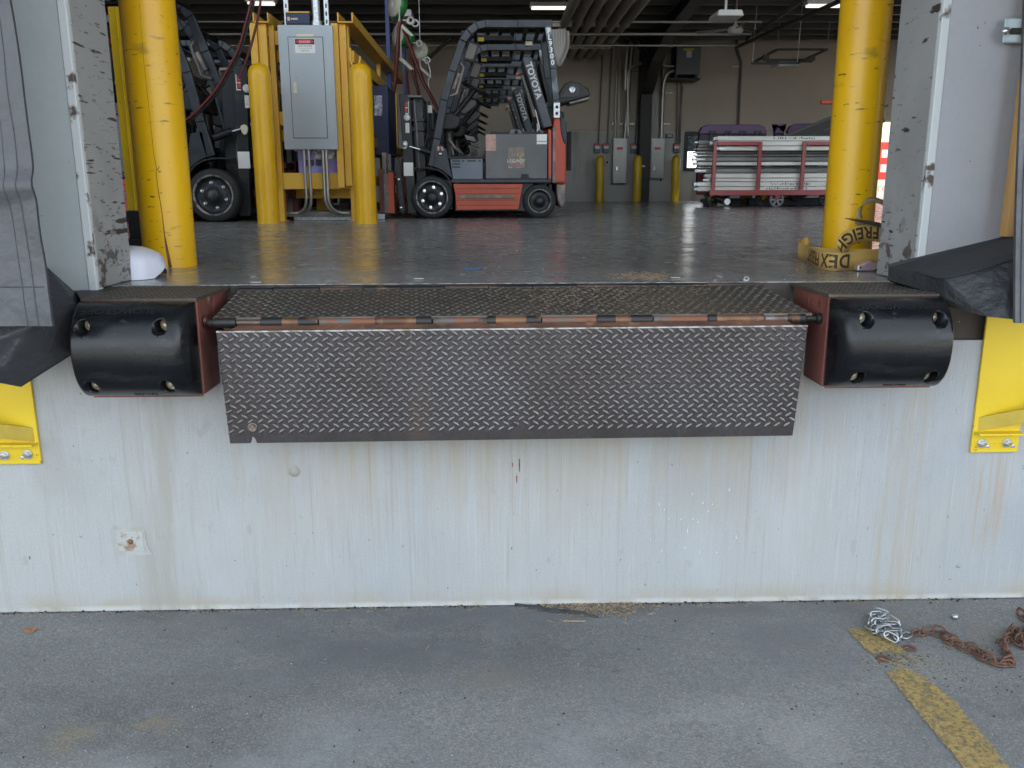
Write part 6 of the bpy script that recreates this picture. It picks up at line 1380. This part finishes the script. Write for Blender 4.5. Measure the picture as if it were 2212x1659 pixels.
chain(mb, pts, .036); tag(mb.build('steel_chain', chrome if False else M('zinc_chain', (.40, .41, .42), .36, .85)), 'heap of shiny zinc chain lying on the yellow line', 'chain')
mb = MB()
pts = [yardpx(X, Y) for X, Y in ((935, 555), (1000, 535), (1090, 520), (1180, 540), (1260, 595), (1370, 650), (1470, 690), (1560, 750), (1650, 785), (1740, 800), (1800, 790), (1770, 720), (1740, 650), (1760, 600), (1720, 590), (1790, 560), (1840, 500), (1790, 500), (1860, 560), (1900, 640), (1830, 600), (1900, 560), (1940, 620))]
chain(mb, pts, .027, L2=.021, W2=.0125, r=.0043); chain(mb, [p+Vector((.006, .008, .006)) for p in pts[2:11]], .031, L2=.021, W2=.0125, r=.0043)
chain(mb, [yardpx(X, Y) for X, Y in ((1840, 330), (1900, 390), (1960, 440), (1930, 520))], .036, L2=.03, W2=.015, r=.005)
tag(mb.build('rusty_chain', rust_ch), 'long rusty brown chain snaking from the zinc heap to the right edge', 'chain')
for lab, X, Y, r in (('rusty washer lying right of the yellow line below the chains', 935, 645, .022), ('rusty flattened washer lying on the gap of the yellow line', 705, 735, .022)):
    c = yardpx(X, Y); mb = MB(); mb.lathe(c+Vector((0, 0, .001)), (0, 0, 1), [(r*.42, 0), (r, 0), (r, .004), (r*.42, .004), (r*.42, 0)], 18, False); tag(mb.build('rusty_washer', rust_ch), lab, 'washer', 'rusty washers near the line')
c = yardpx(1322, 388); mb = MB(); mb.lathe(c, (0, .3, 1), [(.006, 0), (.011, 0), (.011, .016), (.006, .016), (.006, 0)], 14); tag(mb.build('metal_ring', galv), 'small grey metal ring lying near the wall above the rusty chain', 'ring')
c = gz(112/1.152+0, 1427*0+1365); 
c = gz(65, 1364); mb = MB(); mb.slab([c+Vector((-.02, -.012, .003)), c+Vector((.016, -.014, .002)), c+Vector((.026, .008, .012)), c+Vector((.0, .016, .005)), c+Vector((-.022, .006, .008))], (0, 0, .0012)); tag(mb.build('dead_leaf', leaf_m), 'brown dead leaf on the concrete yard at the left edge', 'leaf')
pts = [gz(u, v) for u, v in ((1112, 1307), (1140, 1311), (1180, 1318), (1215, 1321), (1255, 1326), (1292, 1336))]
mb = MB(); P_ = smooth_path(pts, 5); wd = [.004+.013*math.sin(math.pi*min(1, k/len(P_)*1.1))**.7 for k in range(len(P_))]
mb.add([p+Vector((0, w_, .003)) for p, w_ in zip(P_, wd)]+[p+Vector((0, -w_, .003)) for p, w_ in zip(P_, wd)]+[p+Vector((.0, 0, .009)) for p in P_], [q for k in range(len(P_)-1) for q in ((k, k+1, 2*len(P_)+k+1, 2*len(P_)+k), (2*len(P_)+k, 2*len(P_)+k+1, len(P_)+k+1, len(P_)+k))], True)
tag(mb.build('rubber_strip', M('torn_rubber', (.035, .035, .036), .8, var=(30, (.06, .06, .06), .4, .6))), 'torn black rubber strip lying beside the straw at the wall foot', 'rubber strip')
c = gz(1242, 1343); mb = MB(); mb.bar(c+Vector((-.045, .0, .004)), c+Vector((.04, -.004, .004)), .006, .003); tag(mb.build('wood_splinter', straw), 'pale wood splinter on the yard below the straw heap', 'splinter')
random.seed(5)
sm = MB(); cm = MB(); bm_ = MB(); wm = MB()
def bit(mb, p, l, w_, h=.002):
    a = random.uniform(0, math.pi); d = Vector((math.cos(a), math.sin(a), random.uniform(-.08, .2)))*l/2; mb.bar(p-d+Vector((0, 0, h+abs(d.z))), p+d+Vector((0, 0, h+abs(d.z))), w_, w_*.6)
def speck(mb, p, r): mb.ball((p.x, p.y, p.z+r*.5), r*random.uniform(.7, 1.4), r*random.uniform(.7, 1.4), r*.7, 6)
for k in range(260):      # straw along the foot of the wall
    x = random.uniform(-2.0, 2.1); y = -abs(random.gauss(0, .022))-.004; bit(sm, Vector((x, y, 0)), random.uniform(.006, .026), random.uniform(.001, .0024))
for k in range(420):      # heap of chips right of centre
    x = random.gauss(.43, .11); y = -abs(random.gauss(0, .05))-.004; bit(cm if k % 3 else sm, Vector((x, y, 0)), random.uniform(.006, .025), random.uniform(.0015, .004))
for k in range(240):
    u_ = random.uniform(0, 2212); v_ = random.uniform(1335, 1659); p = gz(u_, v_)
    q = random.random()
    if q < .35: bit(sm, p, random.uniform(.005, .028), .0015)
    elif q < .7: speck(bm_, p, random.uniform(.001, .0035))
    else: speck(wm, p, random.uniform(.0008, .0026))
for k in range(160):
    p = yardpx(random.gauss(820, 130), random.gauss(740, 40)); (bit(sm, p, random.uniform(.008, .05), .0016) if k % 2 else speck(bm_, p, random.uniform(.001, .003)))
for k in range(150):
    p = yardpx(random.uniform(900, 1900), random.uniform(560, 1000)); (bit(sm, p, random.uniform(.006, .03), .0014) if k % 3 == 0 else speck(bm_, p, random.uniform(.0008, .003)))
for k in range(150):     # black crumbs along the wall joint
    speck(bm_, Vector((random.uniform(-2.1, 2.1), -abs(random.gauss(0, .012))-.003, 0)), random.uniform(.002, .005))
for m_, nm, mm in ((sm, 'straw_litter', straw), (cm, 'chip_litter', chipm), (bm_, 'dirt_crumbs', dirt), (wm, 'pale_grit', whitebit)):
    o = m_.build(nm, mm, recalc=False); o['kind'] = 'stuff'
# wood chips and scraps on the dock floor and deck
cm = MB(); wm = MB()
for k in range(260):
    u_ = random.gauss(1388, 30); v_ = random.gauss(597, 4); x, y = PZ(u_, v_, ZF); bit(cm, Vector((x, y, ZF)), random.uniform(.01, .03), random.uniform(.002, .004))
for k in range(560):
    a = min(.95, max(.05, random.gauss(.66, .11))); b = random.random()**.8; p = deckP(a, b); bit(cm, p+nn_*.002, random.uniform(.003, .014), random.uniform(.001, .0025))
for k in range(110):
    x = random.uniform(-1.4, 1.7); y = random.uniform(.25, 5); p = Vector((x, y, ZF)); (bit(wm, p, random.uniform(.01, .035), .003) if k % 5 == 0 else speck(wm, p, random.uniform(.0015, .004)))
for u_, v_ in ((553, 612), (951, 638), (905, 604), (1460, 602)): x, y = PZ(u_, v_, ZF if v_ < 620 else 1.22); wm.bar((x-.02, y, (ZF if v_ < 620 else 1.212)+.004), (x+.018, y+.004, (ZF if v_ < 620 else 1.212)+.004), .006, .003)
o = cm.build('chip_litter', chipm, recalc=False); o['kind'] = 'stuff'; o = wm.build('floor_scraps', M('pale_scraps', (.45, .43, .40), .8), recalc=False); o['kind'] = 'stuff'
x, y = PZ(1021, 581, ZF); mb = MB(); mb.slab([(x-.04, y-.01, ZF+.002), (x+.03, y-.012, ZF+.002), (x+.045, y+.02, ZF+.008), (x, y+.03, ZF+.004), (x-.035, y+.012, ZF+.008)], (0, 0, .002)); tag(mb.build('tape_scrap', tarp), 'scrap of blue tape lying on the dock floor', 'scrap')
x, y = PZ(1611, 606, ZF); mb = MB(); mb.lathe((x, y, ZF+.001), (0, -.6, .5), [(.008, -.012), (.011, 0), (.011, .012), (.006, .012)], 12); tag(mb.build('bottle_top', whitebit), 'small white plastic cap on the floor edge right of the deck', 'cap')
bpy.context.view_layer.update()
